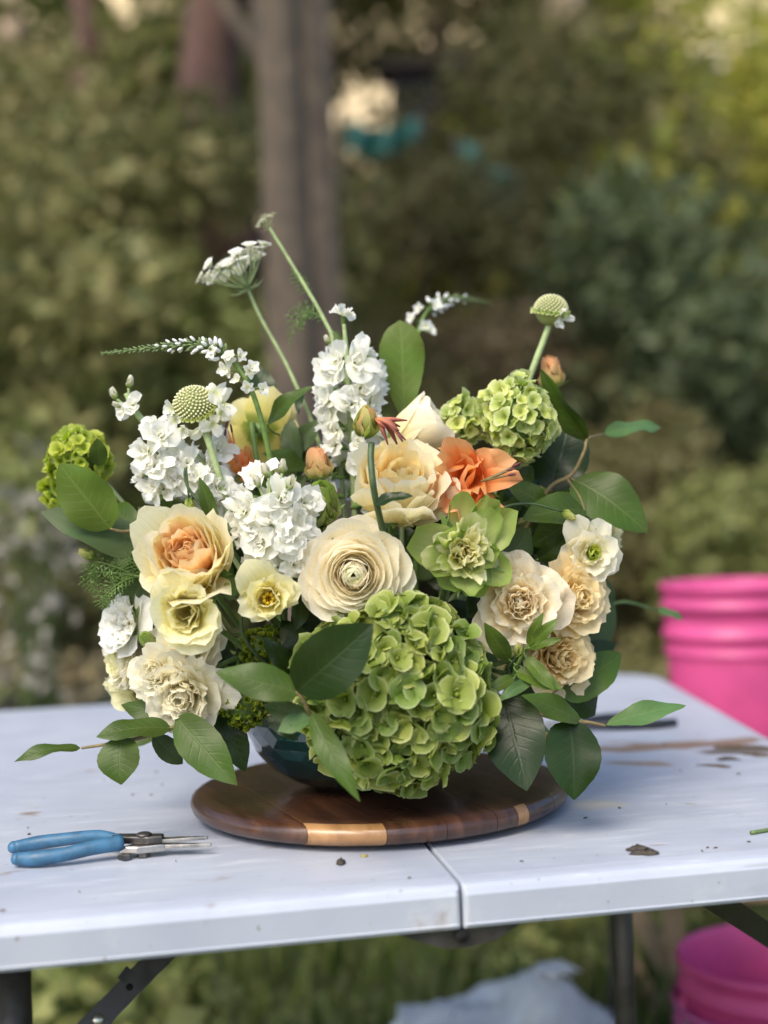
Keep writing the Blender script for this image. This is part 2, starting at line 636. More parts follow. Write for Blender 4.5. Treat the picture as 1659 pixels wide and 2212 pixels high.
def shrub_mesh(kind):
    if kind in SHRUB_MESH: return SHRUB_MESH[kind]
    rng = np.random.default_rng({'round': 1, 'tall': 2, 'low': 3, 'airy': 4, 'broad': 5}[kind])
    if kind == 'round':
        cs = rng.normal(size=(26, 3)); cs /= np.linalg.norm(cs, axis=1, keepdims=True)
        cs = cs * np.array([0.55, 0.55, 0.5]) * rng.random((26, 1)) ** 0.4 + np.array([0, 0, 0.75]); n, sg, sz = 9500, (0.3, 0.3, 0.26), 0.072
    elif kind == 'tall':
        cs = np.stack([rng.normal(0, 0.3, 34), rng.normal(0, 0.3, 34), rng.uniform(0.15, 2.0, 34)], -1); n, sg, sz = 10000, (0.3, 0.3, 0.28), 0.072
    elif kind == 'low':
        cs = np.stack([rng.normal(0, 0.45, 24), rng.normal(0, 0.35, 24), rng.uniform(0.05, 0.4, 24)], -1); n, sg, sz = 6500, (0.25, 0.25, 0.2), 0.066
    elif kind == 'airy':
        cs = np.stack([rng.normal(0, 0.5, 30), rng.normal(0, 0.4, 30), rng.uniform(0.3, 1.8, 30)], -1); n, sg, sz = 5000, (0.28, 0.28, 0.25), 0.072
    else:
        cs = np.stack([rng.normal(0, 0.9, 40), rng.normal(0, 0.5, 40), rng.uniform(0.1, 1.5, 40)], -1); n, sg, sz = 11000, (0.35, 0.35, 0.3), 0.075
    v, f = leaf_cloud(n, cs, sg, sz, rng)
    fo = tri_mesh('shrub_foliage_' + kind, v, f, F_OLIVE)
    mb = MB()
    for k in range(6):
        c = cs[rng.integers(0, len(cs))]
        a = rng.uniform(0, 6.28)
        mb.add(*tube([(0.06 * math.cos(a), 0.06 * math.sin(a), -0.05), tuple(c * np.array([0.4, 0.4, 0.5])), tuple(c)], [0.016, 0.011, 0.005], 6, 4))
    st = mb.mesh('shrub_stems_' + kind, BARK)
    SHRUB_MESH[kind] = (fo, st)
    return SHRUB_MESH[kind]


def shrub(name, kind, x, y, s, mat, label, group=None, sz=None, rot=None):
    fo, st = shrub_mesh(kind)
    z = float(ground_height(np.array(x), np.array(y)))
    root = thing(name, (x, y, z), label, 'shrub', group)
    rot = RNG.uniform(0, 6.28) if rot is None else rot
    mw = Matrix.Translation((x, y, z)) @ Matrix.Rotation(rot, 4, 'Z') @ Matrix.Diagonal((s, s, sz or s, 1))
    tag(put('foliage', fo, root, mw, mat), kind='stuff')
    put('stems', st, root, mw)
    return root


def tree(name, x, y, path, rad, mat, label, crown=None, crown_mat=None, crown_n=5000, leaf=0.13, limbs=5, gap=None):
    """path: trunk points relative to its foot; crown: list of (centre, radii)"""
    z = float(ground_height(np.array(x), np.array(y)))
    root = thing(name, (x, y, z), label, 'tree', 'trees behind the table')
    o = Vector((x, y, z))
    pts = [o + Vector(p) for p in path]
    mb = MB()
    rg = np.random.default_rng(abs(hash(round(x * 100))) % 1000 + 5)
    v, f, uv = tube(pts, rad, 18, 8)
    v = v + rg.normal(0, rad[0] * 0.04, v.shape)
    mb.add(v, f, uv)
    for k in range(4):
        a = k * 1.6 + 0.4
        b = pts[0] + Vector((math.cos(a), math.sin(a), 0)) * rad[0] * 2.0 - Vector((0, 0, 0.05))
        mb.add(*tube([pts[0] + Vector((0, 0, rad[0] * 1.6)), pts[0].lerp(b, 0.6) + Vector((0, 0, rad[0] * 0.3)), b], [rad[0] * 0.7, rad[0] * 0.5, rad[0] * 0.2], 8, 4))
    put('trunk', mb.mesh('trunk', mat), root)
    if crown:
        lm = MB()
        vs, fs, n0 = [], [], 0
        for (c, r) in crown:
            c = Vector(c) + o
            cs = rg.normal(size=(16, 3))
            cs /= np.linalg.norm(cs, axis=1, keepdims=True)
            cs = cs * np.array(r) * (rg.random((16, 1)) ** 0.4) * 0.8 + np.array(c)
            v, f = leaf_cloud(crown_n // len(crown), cs, np.array(r) * 0.42, leaf, rg, gap=gap)
            vs.append(v); fs.append(f + n0); n0 += len(v)
            for k in range(limbs):
                e = Vector(cs[k])
                t = min(0.98, 0.55 + 0.1 * k)
                idx = t * (len(pts) - 1)
                i0 = int(idx)
                s0 = pts[i0].lerp(pts[min(i0 + 1, len(pts) - 1)], idx - i0)
                lm.add(*tube([s0, s0.lerp(e, 0.5) + Vector((0, 0, 0.15)), e], [rad[-1] * 0.6, rad[-1] * 0.35, rad[-1] * 0.1], 7, 4))
        put('limbs', lm.mesh('limbs', mat), root)
        tag(put('crown', tri_mesh('crown', np.concatenate(vs), np.concatenate(fs), crown_mat or F_OLIVE), root), kind='stuff')
    return root


def build_background():
    g = lambda x, y: float(ground_height(np.array(x), np.array(y)))
    # the two stems of the big trunk, then the others
    p = at(640, 780, 6.0)
    tree('tree', p.x, 6.0, [(0, 0, -0.1), (0.0, 0, 1.0), (-0.02, 0, 2.4), (-0.02, 0, 4.2), (0.1, 0.1, 5.6)], [0.17, 0.12, 0.105, 0.095, 0.07], BARK,
         'thick grey brown trunk standing behind the flowers', [((0, 0.3, 5.4), (1.5, 1.3, 0.9)), ((-0.9, 0.2, 4.9), (1.0, 1.0, 0.7))], F_OLIVE, 6000)
    p = at(712, 780, 6.4)
    tree('tree', p.x, 6.4, [(0, 0, -0.1), (0.0, 0, 1.0), (-0.02, 0, 2.4), (0.0, 0, 4.2), (0.2, 0.1, 5.4)], [0.12, 0.085, 0.08, 0.07, 0.05], BARK_PALE,
         'slimmer pale brown trunk beside the thick one', [((0.5, 0.6, 5.8), (1.2, 1.0, 0.9))], F_GREEN, 3500)
    p = at(560, 330, 8.5)
    tree('tree', p.x, 8.5, [(0, 0, -0.1), (-0.05, 0, 1.4), (-0.30, 0, 2.9), (-0.05, 0, 4.3), (0.3, 0, 6)], [0.22, 0.2, 0.19, 0.18, 0.12], BARK_RED,
         'reddish dark leaning trunk left of the thick trunk', [((0, 0.4, 6.6), (1.6, 1.2, 1.0))], F_DARK, 4000)
    p = at(1212, 60, 11.8)
    tree('tree', p.x, 11.8, [(0, 0, -0.1), (0, 0, 2), (0.02, 0, 4), (0, 0, 6.5)], [0.22, 0.2, 0.19, 0.15], BARK_LIT,
         'trunk in painted sunlit tone rising out of the foliage at upper right', [((0, 0.5, 6.9), (1.6, 1.3, 1.0))], F_SUNLIT, 4000)
    p = at(180, 120, 9.5)
    tree('tree', p.x, 9.5, [(0, 0, -0.1), (0, 0, 2), (0.03, 0, 4), (0, 0, 6)], [0.13, 0.11, 0.10, 0.07], BARK_RED,
         'thin reddish trunk among the shrubs at upper left', [((0, 0.4, 6.2), (1.6, 1.2, 1.1))], F_OLIVE, 4000)
    p = at(20, 60, 10.5)
    tree('tree', p.x, 10.5, [(0, 0, -0.1), (0, 0, 2), (0.03, 0, 4), (0, 0, 6.4)], [0.12, 0.10, 0.09, 0.07], BARK_LIT,
         'slim pale trunk at the far left edge', [((0, 0.4, 6.6), (1.4, 1.2, 1.1))], F_GREEN, 4000)
    p = at(440, 60, 11.5)
    tree('tree', p.x, 11.5, [(0, 0, -0.1), (0, 0, 2), (0.03, 0, 4), (0, 0, 6.4)], [0.16, 0.14, 0.12, 0.08], BARK_PALE,
         'dull pinkish trunk behind the leaning one', [((0, 0.4, 6.6), (1.6, 1.2, 1.1))], F_OLIVE, 4000)
    # far trees: broad crowns down to the undergrowth; leaves cut out in ellipses to show the added bright wall
    holes = [(788, 172, 100, 112), (1085, 95, 40, 38), (430, 120, 40, 48), (70, 70, 40, 50), (1150, 300, 30, 40)]
    HL = []
    for (hx, hy, hw, hh_) in holes:
        q = at(hx, hy, 13.5)
        HL.append((q.x, q.z, px2m(hw, 13.5), px2m(hh_, 13.5)))

    def gap(q):
        k = np.ones(len(q), dtype=bool)
        for (a, b, ra, rb) in HL: k &= ((q[:, 0] - a) / ra) ** 2 + ((q[:, 2] - b) / rb) ** 2 > 1.0
        return k
    far = [(-5.6, 14, F_OLIVE, 'olive tree crown filling the far left corner'), (-3.4, 13.4, F_GREEN, 'green leafy tree left of the trunks'),
           (-1.3, 14.2, F_OLIVE, 'olive tree right behind the big trunk'), (0.75, 13.6, F_OLIVE, 'leafy tree edging the gap cut for the bright wall'),
           (2.6, 13.8, F_SUNLIT, 'yellow green tree behind the bright trunk'), (4.2, 12.6, F_SUNLIT, 'tree in painted sunlit yellow at the upper right corner'),
           (1.5, 15.2, F_GREEN, 'green tree filling in behind the shed'), (-0.7, 15.4, F_GREEN, 'green tree far behind the double trunk'),
           (6.2, 14.5, F_GREEN, 'green tree past the right edge of the photo'), (-8.0, 14.5, F_DARK, 'dark tree past the left edge of the photo')]
    for (x, y, m, lab) in far:
        tree('tree', x, y, [(0, 0, -0.1), (0.05, 0, 1.6), (-0.05, 0, 3.4), (0.1, 0, 5.6)], [0.16, 0.13, 0.10, 0.05], BARK, lab,
             [((0, 0, 5.6), (1.7, 1.2, 1.4)), ((0.2, -0.2, 3.6), (1.8, 1.2, 1.3)), ((-0.2, -0.1, 1.7), (1.7, 1.2, 1.2))], m, 15000, 0.12, 4, gap)
    # shrubs: rows at different depths
    rows = [
        ('broad', 4.3, 10.8, 2.2, F_SUNLIT, 'big bush in painted sunlit yellow at the upper right corner'),
        ('broad', 3.3, 11.4, 2.0, F_SUNLIT, 'big yellow green bush behind the bright trunk'),
        ('broad', -2.6, 10.5, 2.1, F_OLIVE, 'big olive bush behind the left trunks'),
        ('broad', -2.2, 11.8, 2.0, F_GREEN, 'big green bush behind the leaning trunk'),
        ('tall', 0.95, 9.3, 1.15, F_OLIVE, 'tall olive shrub before the shed'),
        ('tall', -1.45, 7.3, 1.35, F_OLIVE, 'tall olive shrub before the leaning trunk'),
        ('tall', 1.45, 10.4, 1.75, F_OLIVE, 'tall olive shrub before the bright trunk'),
        ('airy', 0.5, 9.6, 0.9, F_DRY, 'straw coloured shrub in the gap right of the trunks'),
        ('tall', -2.9, 8.8, 1.5, F_OLIVE, 'tall olive shrub at the left edge behind the bank'),
        ('broad', -1.9, 7.6, 1.15, F_GREEN, 'broad green shrub left of the trunks'),
        ('airy', -1.05, 8.2, 1.4, F_OLIVE, 'loose olive shrub between the left trunks'),
        ('low', -1.2, 5.6, 0.9, F_DRY, 'low dry brown plant left of the trunk foot'),
        ('round', -1.75, 6.2, 0.85, F_OLIVE, 'round olive bush on the left bank'),
        ('round', -2.35, 5.2, 0.8, F_DARK, 'dark round bush at the left edge'),
        ('low', -1.5, 4.5, 0.8, F_GREEN, 'low yellowish green plant behind the viburnum'),
        ('low', -0.7, 4.9, 0.9, F_DARK, 'low dark plant behind the white stock'),
        ('airy', 0.2, 8.0, 0.9, F_OLIVE, 'loose shrub right of the double trunk'),
        ('airy', 0.75, 8.6, 0.95, F_DRY, 'tawny dry shrub in the middle distance'),
        ('low', 0.3, 5.6, 0.9, F_OLIVE, 'low olive plant behind the upright leaf'),
        ('round', 1.15, 6.9, 0.95, F_OLIVE, 'olive round bush behind the right scabiosa'),
        ('broad', 2.2, 8.8, 1.35, F_DARK, 'broad dark bush at the right edge'),
        ('round', 1.75, 5.9, 0.85, F_GREEN, 'light green bush at right above the pink bucket'),
        ('tall', 2.9, 9.6, 1.3, F_SUNLIT, 'tall yellowish shrub at right below the bright trunk'),
        ('tall', 1.75, 9.9, 1.15, F_GREEN, 'tall green shrub under the bright trunk'),
        ('low', 0.95, 4.7, 0.75, F_OLIVE, 'low olive plant behind the right flowers'),
        ('low', 1.75, 4.6, 0.7, F_GREEN, 'low fresh green plant above the pink bucket'),
        ('low', 2.3, 5.0, 0.8, F_GREEN, 'low green plant at the right frame edge'),
        ('low', 0.1, 4.2, 0.7, F_DARK, 'low dark plant behind the bouquet middle'),
        ('low', -1.15, 3.75, 0.55, F_GREY, 'low grey green plant at the left table end'),
        ('low', -0.55, 3.7, 0.55, F_DARK, 'low dark plant behind the left table edge'),
        ('round', 2.9, 6.5, 1.0, F_GREEN, 'green bush past the right frame edge'),
        ('round', -3.4, 6.8, 1.1, F_OLIVE, 'olive bush past the left frame edge'),
    ]
    for (k, x, y, s, m, lab) in rows:
        shrub('garden_shrub', k, x, y, s, m, lab, 'garden shrubs on the bank')
    # pale flowered plant at the left
    WF = foliage_mat('pale_blossom', [(0.30, 0.28, 0.25), (0.36, 0.33, 0.28), (0.22, 0.21, 0.19)], 0.3)
    wx, wy = at(70, 1200, 4.3).x, 4.3
    wr = shrub('flowering_shrub', 'low', wx, wy, 0.95, F_GREY, 'grey green plant with pale blossoms at the left edge', 'garden shrubs on the bank')
    r3 = np.random.default_rng(31)
    cs = np.array([tuple(at(r3.uniform(0, 165), r3.uniform(960, 1480), 4.1 + r3.uniform(-0.15, 0.2))) for _ in range(34)])
    v, f = leaf_cloud(190, cs, (0.05, 0.05, 0.05), 0.04, r3, 1.5)
    tag(put('blossoms', tri_mesh('blossoms', v, f, WF), wr), kind='stuff')
    tb_ = MB()
    for q in cs: tb_.add(*tube([(wx + r3.normal(0, 0.08), wy, g(wx, wy)), tuple((np.array([wx, wy, 0.4]) + q) / 2), tuple(q)], [0.006, 0.004, 0.002], 5, 3))
    put('flower_stalks', tb_.mesh('flower_stalks', STALK), wr)
    # teal tarpaulin hung between posts, dark garden shed
    T = plain('teal_tarp', (0.03, 0.15, 0.13), 0.5, noise=0.25, nscale=3, bump=0.5, bscale=6)
    a, b = at(735, 262, 10.0), at(905, 262, 10.0)
    rt = thing('tarpaulin', (a.x, 10.0, g(a.x, 10.0)), 'teal tarpaulin hung between two posts right of the trunks', 'tarpaulin')
    nx, nz = 24, 10
    v, f = [], []
    zt, zb = a.z, at(730, 335, 10).z
    for j in range(nz + 1):
        for i in range(nx + 1):
            u, w = i / nx, j / nz
            v.append((a.x + (b.x - a.x) * u, 10.0 + 0.09 * math.sin(u * 17 + w * 2) * (0.3 + w), zt - 0.06 * math.sin(u * math.pi) - (zt - zb) * w * (1 - 0.35 * u) + 0.02 * math.sin(u * 9)))
    for j in range(nz):
        for i in range(nx):
            q = j * (nx + 1) + i
            f.append((q, q + 1, q + nx + 2, q + nx + 1))
    put('sheet', make_mesh('sheet', v, f, T), rt)
    for X in (a.x, b.x):
        put('post', MB().add(*tube([(X, 10.02, g(X, 10) - 0.1), (X, 10.02, zt + 0.08)], 0.025, 8, 2)).mesh('post', BARK), rt)
    # second teal piece: a folded garden parasol lying slanted
    a2, b2 = at(985, 300, 9.4), at(1125, 385, 9.4)
    rt = thing('folded_cover', (b2.x, 9.4, g(b2.x, 9.4)), 'small teal green cover slanting down beside the tarpaulin', 'cover')
    mb = MB()
    nx, nz = 16, 6
    v, f = [], []
    for j in range(nz + 1):
        for i in range(nx + 1):
            u, w = i / nx, j / nz
            q = a2.lerp(b2, u)
            v.append((q.x, q.y + 0.06 * math.sin(u * 14 + w * 3), q.z - w * 0.20 + 0.03 * math.sin(u * 8)))
    for j in range(nz):
        for i in range(nx):
            q = j * (nx + 1) + i
            f.append((q, q + 1, q + nx + 2, q + nx + 1))
    put('sheet', make_mesh('sheet', v, f, T), rt)
    for q in (a2, b2):
        put('post', MB().add(*tube([(q.x, 9.42, g(q.x, 9.4) - 0.1), (q.x, 9.42, q.z + 0.05)], 0.02, 8, 2)).mesh('post', BARK), rt)
    # shed
    p0, p1 = at(845, 240, 11.6), at(1105, 240, 11.6)
    zg = g(p0.x, 11.6) - 0.1
    sh = thing('garden_shed', ((p0.x + p1.x) / 2, 11.9, zg), 'dark board shed half hidden in the greenery', 'shed')
    zr = at(900, 150, 11.6).z
    DW = plain('shed_wood', (0.045, 0.035, 0.04), 0.85, noise=0.3, nscale=8)
    nb = 9
    wdt = (p1.x - p0.x) / nb
    for k in range(nb):
        put('board', MB().add(*box(p0.x + k * wdt + 0.004, p0.x + (k + 1) * wdt - 0.004, 11.6 - 0.01 * (k % 2), 11.64, zg, zr)).mesh('board', DW, False), sh)
    put('side_wall', MB().add(*box(p0.x, p0.x + 0.04, 11.65, 12.6, zg, zr)).mesh('side_wall', DW, False), sh)
    put('side_wall', MB().add(*box(p1.x - 0.04, p1.x, 11.65, 12.6, zg, zr)).mesh('side_wall', DW, False), sh)
    put('back_wall', MB().add(*box(p0.x + 0.05, p1.x - 0.05, 12.55, 12.6, zg, zr)).mesh('back_wall', DW, False), sh)
    v = [(p0.x - 0.12, 11.45, zr), (p1.x + 0.12, 11.45, zr), (p1.x + 0.12, 12.75, zr + 0.22), (p0.x - 0.12, 12.75, zr + 0.22)]
    v = v + [(q[0], q[1], q[2] + 0.04) for q in v]
    f = [(0, 3, 2, 1), (4, 5, 6, 7), (0, 1, 5, 4), (1, 2, 6, 5), (2, 3, 7, 6), (3, 0, 4, 7)]
    put('roof', make_mesh('roof', v, f, plain('shed_roof', (0.09, 0.07, 0.06), 0.8, noise=0.3), smooth=False), sh)
    # added building far behind the trees, there for the bright patches
    HY0, zg = 21.0, 1.2
    hs_ = thing('added_house', (1.5, HY0, zg), 'added pale cream building that makes bright patches through the far trees', 'added_house')
    CW_ = plain('glow_wall', (0.94, 0.74, 0.46), 0.8, noise=0.08, nscale=2)  # warm glow put into the wall colour
    put('wall', MB().add(*box(-5.5, 8.5, HY0, HY0 + 0.3, zg, 10.0)).mesh('wall', CW_, False), hs_)
    put('side_wall', MB().add(*box(-5.5, -5.2, HY0 + 0.3, HY0 + 6, zg, 10.0)).mesh('side_wall', CW_, False), hs_)
    put('side_wall', MB().add(*box(8.2, 8.5, HY0 + 0.3, HY0 + 6, zg, 10.0)).mesh('side_wall', CW_, False), hs_)
    put('roof', make_mesh('roof', [(-6, HY0 - 0.5, 9.9), (9, HY0 - 0.5, 9.9), (9, HY0 + 3, 12), (-6, HY0 + 3, 12), (9, HY0 + 6.6, 9.9), (-6, HY0 + 6.6, 9.9)], [(0, 1, 2, 3), (3, 2, 4, 5), (0, 3, 5), (1, 4, 2), (0, 5, 4, 1)], plain('house_roof', (0.30, 0.12, 0.06), 0.8, noise=0.3), smooth=False), hs_)
    for wx in (-4.2, -2.0, 2.6, 4.8, 7.0):
        for wz in (3.0, 6.2):
            w_ = put('window', MB().add(*box(wx - 0.5, wx + 0.5, HY0 - 0.04, HY0 + 0.01, wz, wz + 1.5)).mesh('window', plain('window_glass', (0.03, 0.04, 0.05), 0.08), False), hs_)
            put('frame', MB().add(*box(wx - 0.6, wx - 0.505, HY0 - 0.07, HY0 + 0.02, wz - 0.1, wz + 1.6)).add(*box(wx + 0.505, wx + 0.6, HY0 - 0.07, HY0 + 0.02, wz - 0.1, wz + 1.6)).add(*box(wx - 0.5, wx + 0.5, HY0 - 0.07, HY0 + 0.02, wz + 1.505, wz + 1.6)).add(*box(wx - 0.5, wx + 0.5, HY0 - 0.07, HY0 + 0.02, wz - 0.1, wz - 0.005)).mesh('frame', plain('window_frame', (0.7, 0.66, 0.6), 0.6), False), w_)
    # the woods go on to both sides
    r4 = np.random.default_rng(17)
    cs = []
    for k in range(150):
        sd_ = -1 if k % 2 else 1
        x = sd_ * (4.2 + 15 * r4.random()) + (0.6 if sd_ > 0 else -0.4)
        y = 13.5 - 0.012 * x * x + r4.normal(0, 1.0) - abs(x) * 0.15
        cs.append((x, y, g(x, y) + 0.3 + 5.2 * r4.random() ** 1.3))
    v, f = leaf_cloud(42000, np.array(cs), (1.1, 0.9, 0.9), 0.2, r4)
    tag(put('woods', tri_mesh('woods', v, f, F_OLIVE)), 'mass of far leafy woods running on to both sides', 'woods', kind='stuff')
    # grass under and behind the table
    rng = np.random.default_rng(11)
    n = 26000
    x = rng.uniform(-2.6, 2.6, n)
    y = 1.2 + rng.random(n) ** 1.2 * 5.5
    z = ground_height(x, y)
    h = rng.uniform(0.05, 0.16, n) * (0.6 + 0.8 * (np.sin(x * 3.1) * np.cos(y * 2.7) > 0))
    a = rng.uniform(0, 6.28, n)
    w = rng.uniform(0.004, 0.010, n)
    lean = rng.uniform(0.1, 0.7, n) * h
    dx, dy = np.cos(a), np.sin(a)
    la = rng.uniform(0, 6.28, n)
    v = np.empty((n, 5, 3))
    v[:, 0] = np.stack([x - dx * w, y - dy * w, z - 0.01], -1)
    v[:, 1] = np.stack([x + dx * w, y + dy * w, z - 0.01], -1)
    v[:, 2] = np.stack([x + dx * w * 0.8 + np.cos(la) * lean * 0.35, y + dy * w * 0.8 + np.sin(la) * lean * 0.35, z + h * 0.6], -1)
    v[:, 3] = np.stack([x - dx * w * 0.8 + np.cos(la) * lean * 0.35, y - dy * w * 0.8 + np.sin(la) * lean * 0.35, z + h * 0.6], -1)
    v[:, 4] = np.stack([x + np.cos(la) * lean, y + np.sin(la) * lean, z + h], -1)
    i = np.arange(n)[:, None] * 5
    f = np.concatenate([i + np.array([[0, 1, 2]]), i + np.array([[0, 2, 3]]), i + np.array([[3, 2, 4]])])
    gr_m = foliage_mat('grass_blades', [(0.057, 0.093, 0.016), (0.103, 0.136, 0.032), (0.137, 0.148, 0.049), (0.068, 0.111, 0.022)])
    tag(put('grass', tri_mesh('grass', v.reshape(-1, 3), f, gr_m)), 'rough green grass growing under and behind the table', 'grass', kind='stuff')
    cs = np.stack([rng.uniform(-1.6, 1.6, 70), rng.uniform(2.2, 5.5, 70), np.zeros(70)], -1)
    cs[:, 2] = ground_height(cs[:, 0], cs[:, 1]) + 0.06
    v, f = leaf_cloud(6500, cs, (0.2, 0.2, 0.08), 0.07, rng, 1.2)
    tag(put('weeds', tri_mesh('weeds', v, f, F_GREEN)), 'low broad leaved weeds in the grass under the table', 'weeds', kind='stuff')


build_background()
# ------------------------------------------------------------------ table
TA = R(10.4)
E1, E2 = Vector((math.cos(TA), math.sin(TA), 0)), Vector((-math.sin(TA), math.cos(TA), 0))
SEAM = Vector((0.054, 1.141 + 0.184 * 0.054, TABLE_Z))


def tb(a, b, z=0.0):
    return SEAM + E1 * a + E2 * b + Vector((0, 0, z))


def rounded(corners, radii, inset, seg=8, edge=(1, 1, 1, 1)):
    """outline of a counter-clockwise convex polygon, moved inwards by inset, corners rounded"""
    n = len(corners)
    C = [Vector((c[0], c[1])) for c in corners]
    lines = []
    for i in range(n):
        d = (C[(i + 1) % n] - C[i]).normalized()
        nn = Vector((-d.y, d.x))
        lines.append((C[i] + nn * inset * edge[i], d))
    pts = []
    for i in range(n):
        (p, d), (q, e) = lines[i - 1], lines[i]
        cr = d.x * e.y - d.y * e.x
        t = ((q.x - p.x) * e.y - (q.y - p.y) * e.x) / cr
        X = p + d * t
        r = max(radii[i] - inset, 0.003)
        ang = math.acos(max(-1, min(1, d.dot(e))))
        tl = r * math.tan(ang / 2)
        A, B = X - d * tl, X + e * tl
        nn = Vector((-d.y, d.x))
        O = A + nn * r
        a0 = math.atan2(A.y - O.y, A.x - O.x)
        for k in range(seg + 1):
            th = a0 + ang * k / seg
            pts.append((O.x + r * math.cos(th), O.y + r * math.sin(th)))
    return pts


def table_material():
    m, nt, out = nodes('table_plastic')
    tc = N(nt, 'ShaderNodeTexCoord')
    P = tc.outputs['Object']
    base = (0.62, 0.64, 0.70)
    n1 = N(nt, 'ShaderNodeTexNoise'); n1.inputs['Scale'].default_value = 7; n1.inputs['Detail'].default_value = 6
    nt.links.new(P, n1.inputs['Vector'])
    mp = N(nt, 'ShaderNodeMapping'); mp.inputs['Scale'].default_value = (12, 70, 12); mp.inputs['Rotation'].default_value = (0, 0, 0.25)
    nt.links.new(P, mp.inputs[0])
    n2 = N(nt, 'ShaderNodeTexNoise'); n2.inputs['Scale'].default_value = 1.0; n2.inputs['Detail'].default_value = 8; n2.inputs['Roughness'].default_value = 0.65
    nt.links.new(mp.outputs[0], n2.inputs['Vector'])
    col = ramp(nt, n1.outputs[0], [(0.3, (0.35, 0.385, 0.46)), (0.7, (0.41, 0.44, 0.51))])
    col = mixc(nt, maprange(nt, n2.outputs[0], 0.54, 0.70, 0, 0.5), col, (0.56, 0.575, 0.60))
    # speckle of dirt all over
    n3 = N(nt, 'ShaderNodeTexNoise'); n3.inputs['Scale'].default_value = 120; n3.inputs['Detail'].default_value = 4
    nt.links.new(P, n3.inputs['Vector'])
    col = mixc(nt, maprange(nt, n3.outputs[0], 0.69, 0.74, 0, 0.75), col, (0.17, 0.13, 0.09))
    # soil smears and a patch of pollen, each an ellipse broken up by noise (table coordinates)
    sep = N(nt, 'ShaderNodeSeparateXYZ'); nt.links.new(P, sep.inputs[0])
    nd = N(nt, 'ShaderNodeTexNoise'); nd.inputs['Scale'].default_value = 16; nd.inputs['Detail'].default_value = 6
    mq = N(nt, 'ShaderNodeMapping'); mq.inputs['Scale'].default_value = (0.7, 1.3, 1)
    nt.links.new(P, mq.inputs[0]); nt.links.new(mq.outputs[0], nd.inputs['Vector'])

    def patch(px, py, ra, rb, rot, lo, hi, amt, colr, src):
        nonlocal col
        w = on_plane(px, py) - SEAM
        a, b = w.dot(E1), w.dot(E2)
        x = math_n(nt, 'SUBTRACT', sep.outputs[0], a)
        y = math_n(nt, 'SUBTRACT', sep.outputs[1], b)
        cr, sr = math.cos(rot), math.sin(rot)
        u = math_n(nt, 'DIVIDE', math_n(nt, 'ADD', math_n(nt, 'MULTIPLY', x, cr), math_n(nt, 'MULTIPLY', y, sr)), ra)
        v = math_n(nt, 'DIVIDE', math_n(nt, 'SUBTRACT', math_n(nt, 'MULTIPLY', y, cr), math_n(nt, 'MULTIPLY', x, sr)), rb)
        r = math_n(nt, 'SQRT', math_n(nt, 'ADD', math_n(nt, 'MULTIPLY', u, u), math_n(nt, 'MULTIPLY', v, v)))
        k = maprange(nt, r, 0.0, 1.0, 0.42, -0.12)
        k = math_n(nt, 'ADD', k, math_n(nt, 'SUBTRACT', src, 0.5))
        k = maprange(nt, k, lo, hi, 0, amt)
        col = mixc(nt, k, col, colr)
    patch(1450, 1608, 0.19, 0.050, -0.10, 0.03, 0.16, 0.9, (0.22, 0.14, 0.09), nd.outputs[0])
    patch(1600, 1622, 0.10, 0.045, -0.15, 0.05, 0.20, 0.9, (0.10, 0.075, 0.055), nd.outputs[0])
    patch(1330, 1605, 0.03, 0.02, 0.0, 0.05, 0.35, 0.6, (0.33, 0.21, 0.09), nd.outputs[0])
    patch(1400, 1650, 0.09, 0.03, -0.6, 0.09, 0.2, 0.8, (0.27, 0.19, 0.13), nd.outputs[0])
    patch(1290, 1738, 0.075, 0.05, 0.1, 0.20, 0.34, 0.35, (0.62, 0.52, 0.28), nd.outputs[0])
    patch(60, 1740, 0.09, 0.07, 0.1, 0.34, 0.40, 0.7, (0.28, 0.20, 0.11), nd.outputs[0])
    patch(1100, 1795, 0.10, 0.06, 0.1, 0.20, 0.5, 0.35, (0.45, 0.42, 0.30), n1.outputs[0])
    for (rz_, sx_, sy_, lo_) in ((0.9, 4, 260, 0.66), (-0.5, 5, 300, 0.67), (0.1, 4, 340, 0.67)):
        ms = N(nt, 'ShaderNodeMapping'); ms.inputs['Scale'].default_value = (sx_, sy_, 5); ms.inputs['Rotation'].default_value = (0, 0, rz_)
        nt.links.new(P, ms.inputs[0])
        ns_ = N(nt, 'ShaderNodeTexNoise'); ns_.inputs['Scale'].default_value = 1.0; ns_.inputs['Detail'].default_value = 2
        nt.links.new(ms.outputs[0], ns_.inputs['Vector'])
        col = mixc(nt, maprange(nt, ns_.outputs[0], lo_, lo_ + 0.05, 0, 0.5), col, (0.27, 0.27, 0.29))
    p = N(nt, 'ShaderNodeBsdfPrincipled')
    nt.links.new(col, p.inputs['Base Color'])
    nt.links.new(maprange(nt, n2.outputs[0], 0.3, 0.7, 0.30, 0.5), p.inputs['Roughness'])
    p.inputs['Specular IOR Level'].default_value = 0.45
    b = N(nt, 'ShaderNodeBump'); b.inputs['Strength'].default_value = 0.12; b.inputs['Distance'].default_value = 0.001
    n4 = N(nt, 'ShaderNodeTexNoise'); n4.inputs['Scale'].default_value = 260; n4.inputs['Detail'].default_value = 3
    nt.links.new(P, n4.inputs['Vector'])
    nt.links.new(math_n(nt, 'ADD', n4.outputs[0], math_n(nt, 'MULTIPLY', n2.outputs[0], 1.5)), b.inputs['Height'])
    nt.links.new(b.outputs[0], p.inputs['Normal'])
    nt.links.new(p.outputs[0], out.inputs[0])
    return m


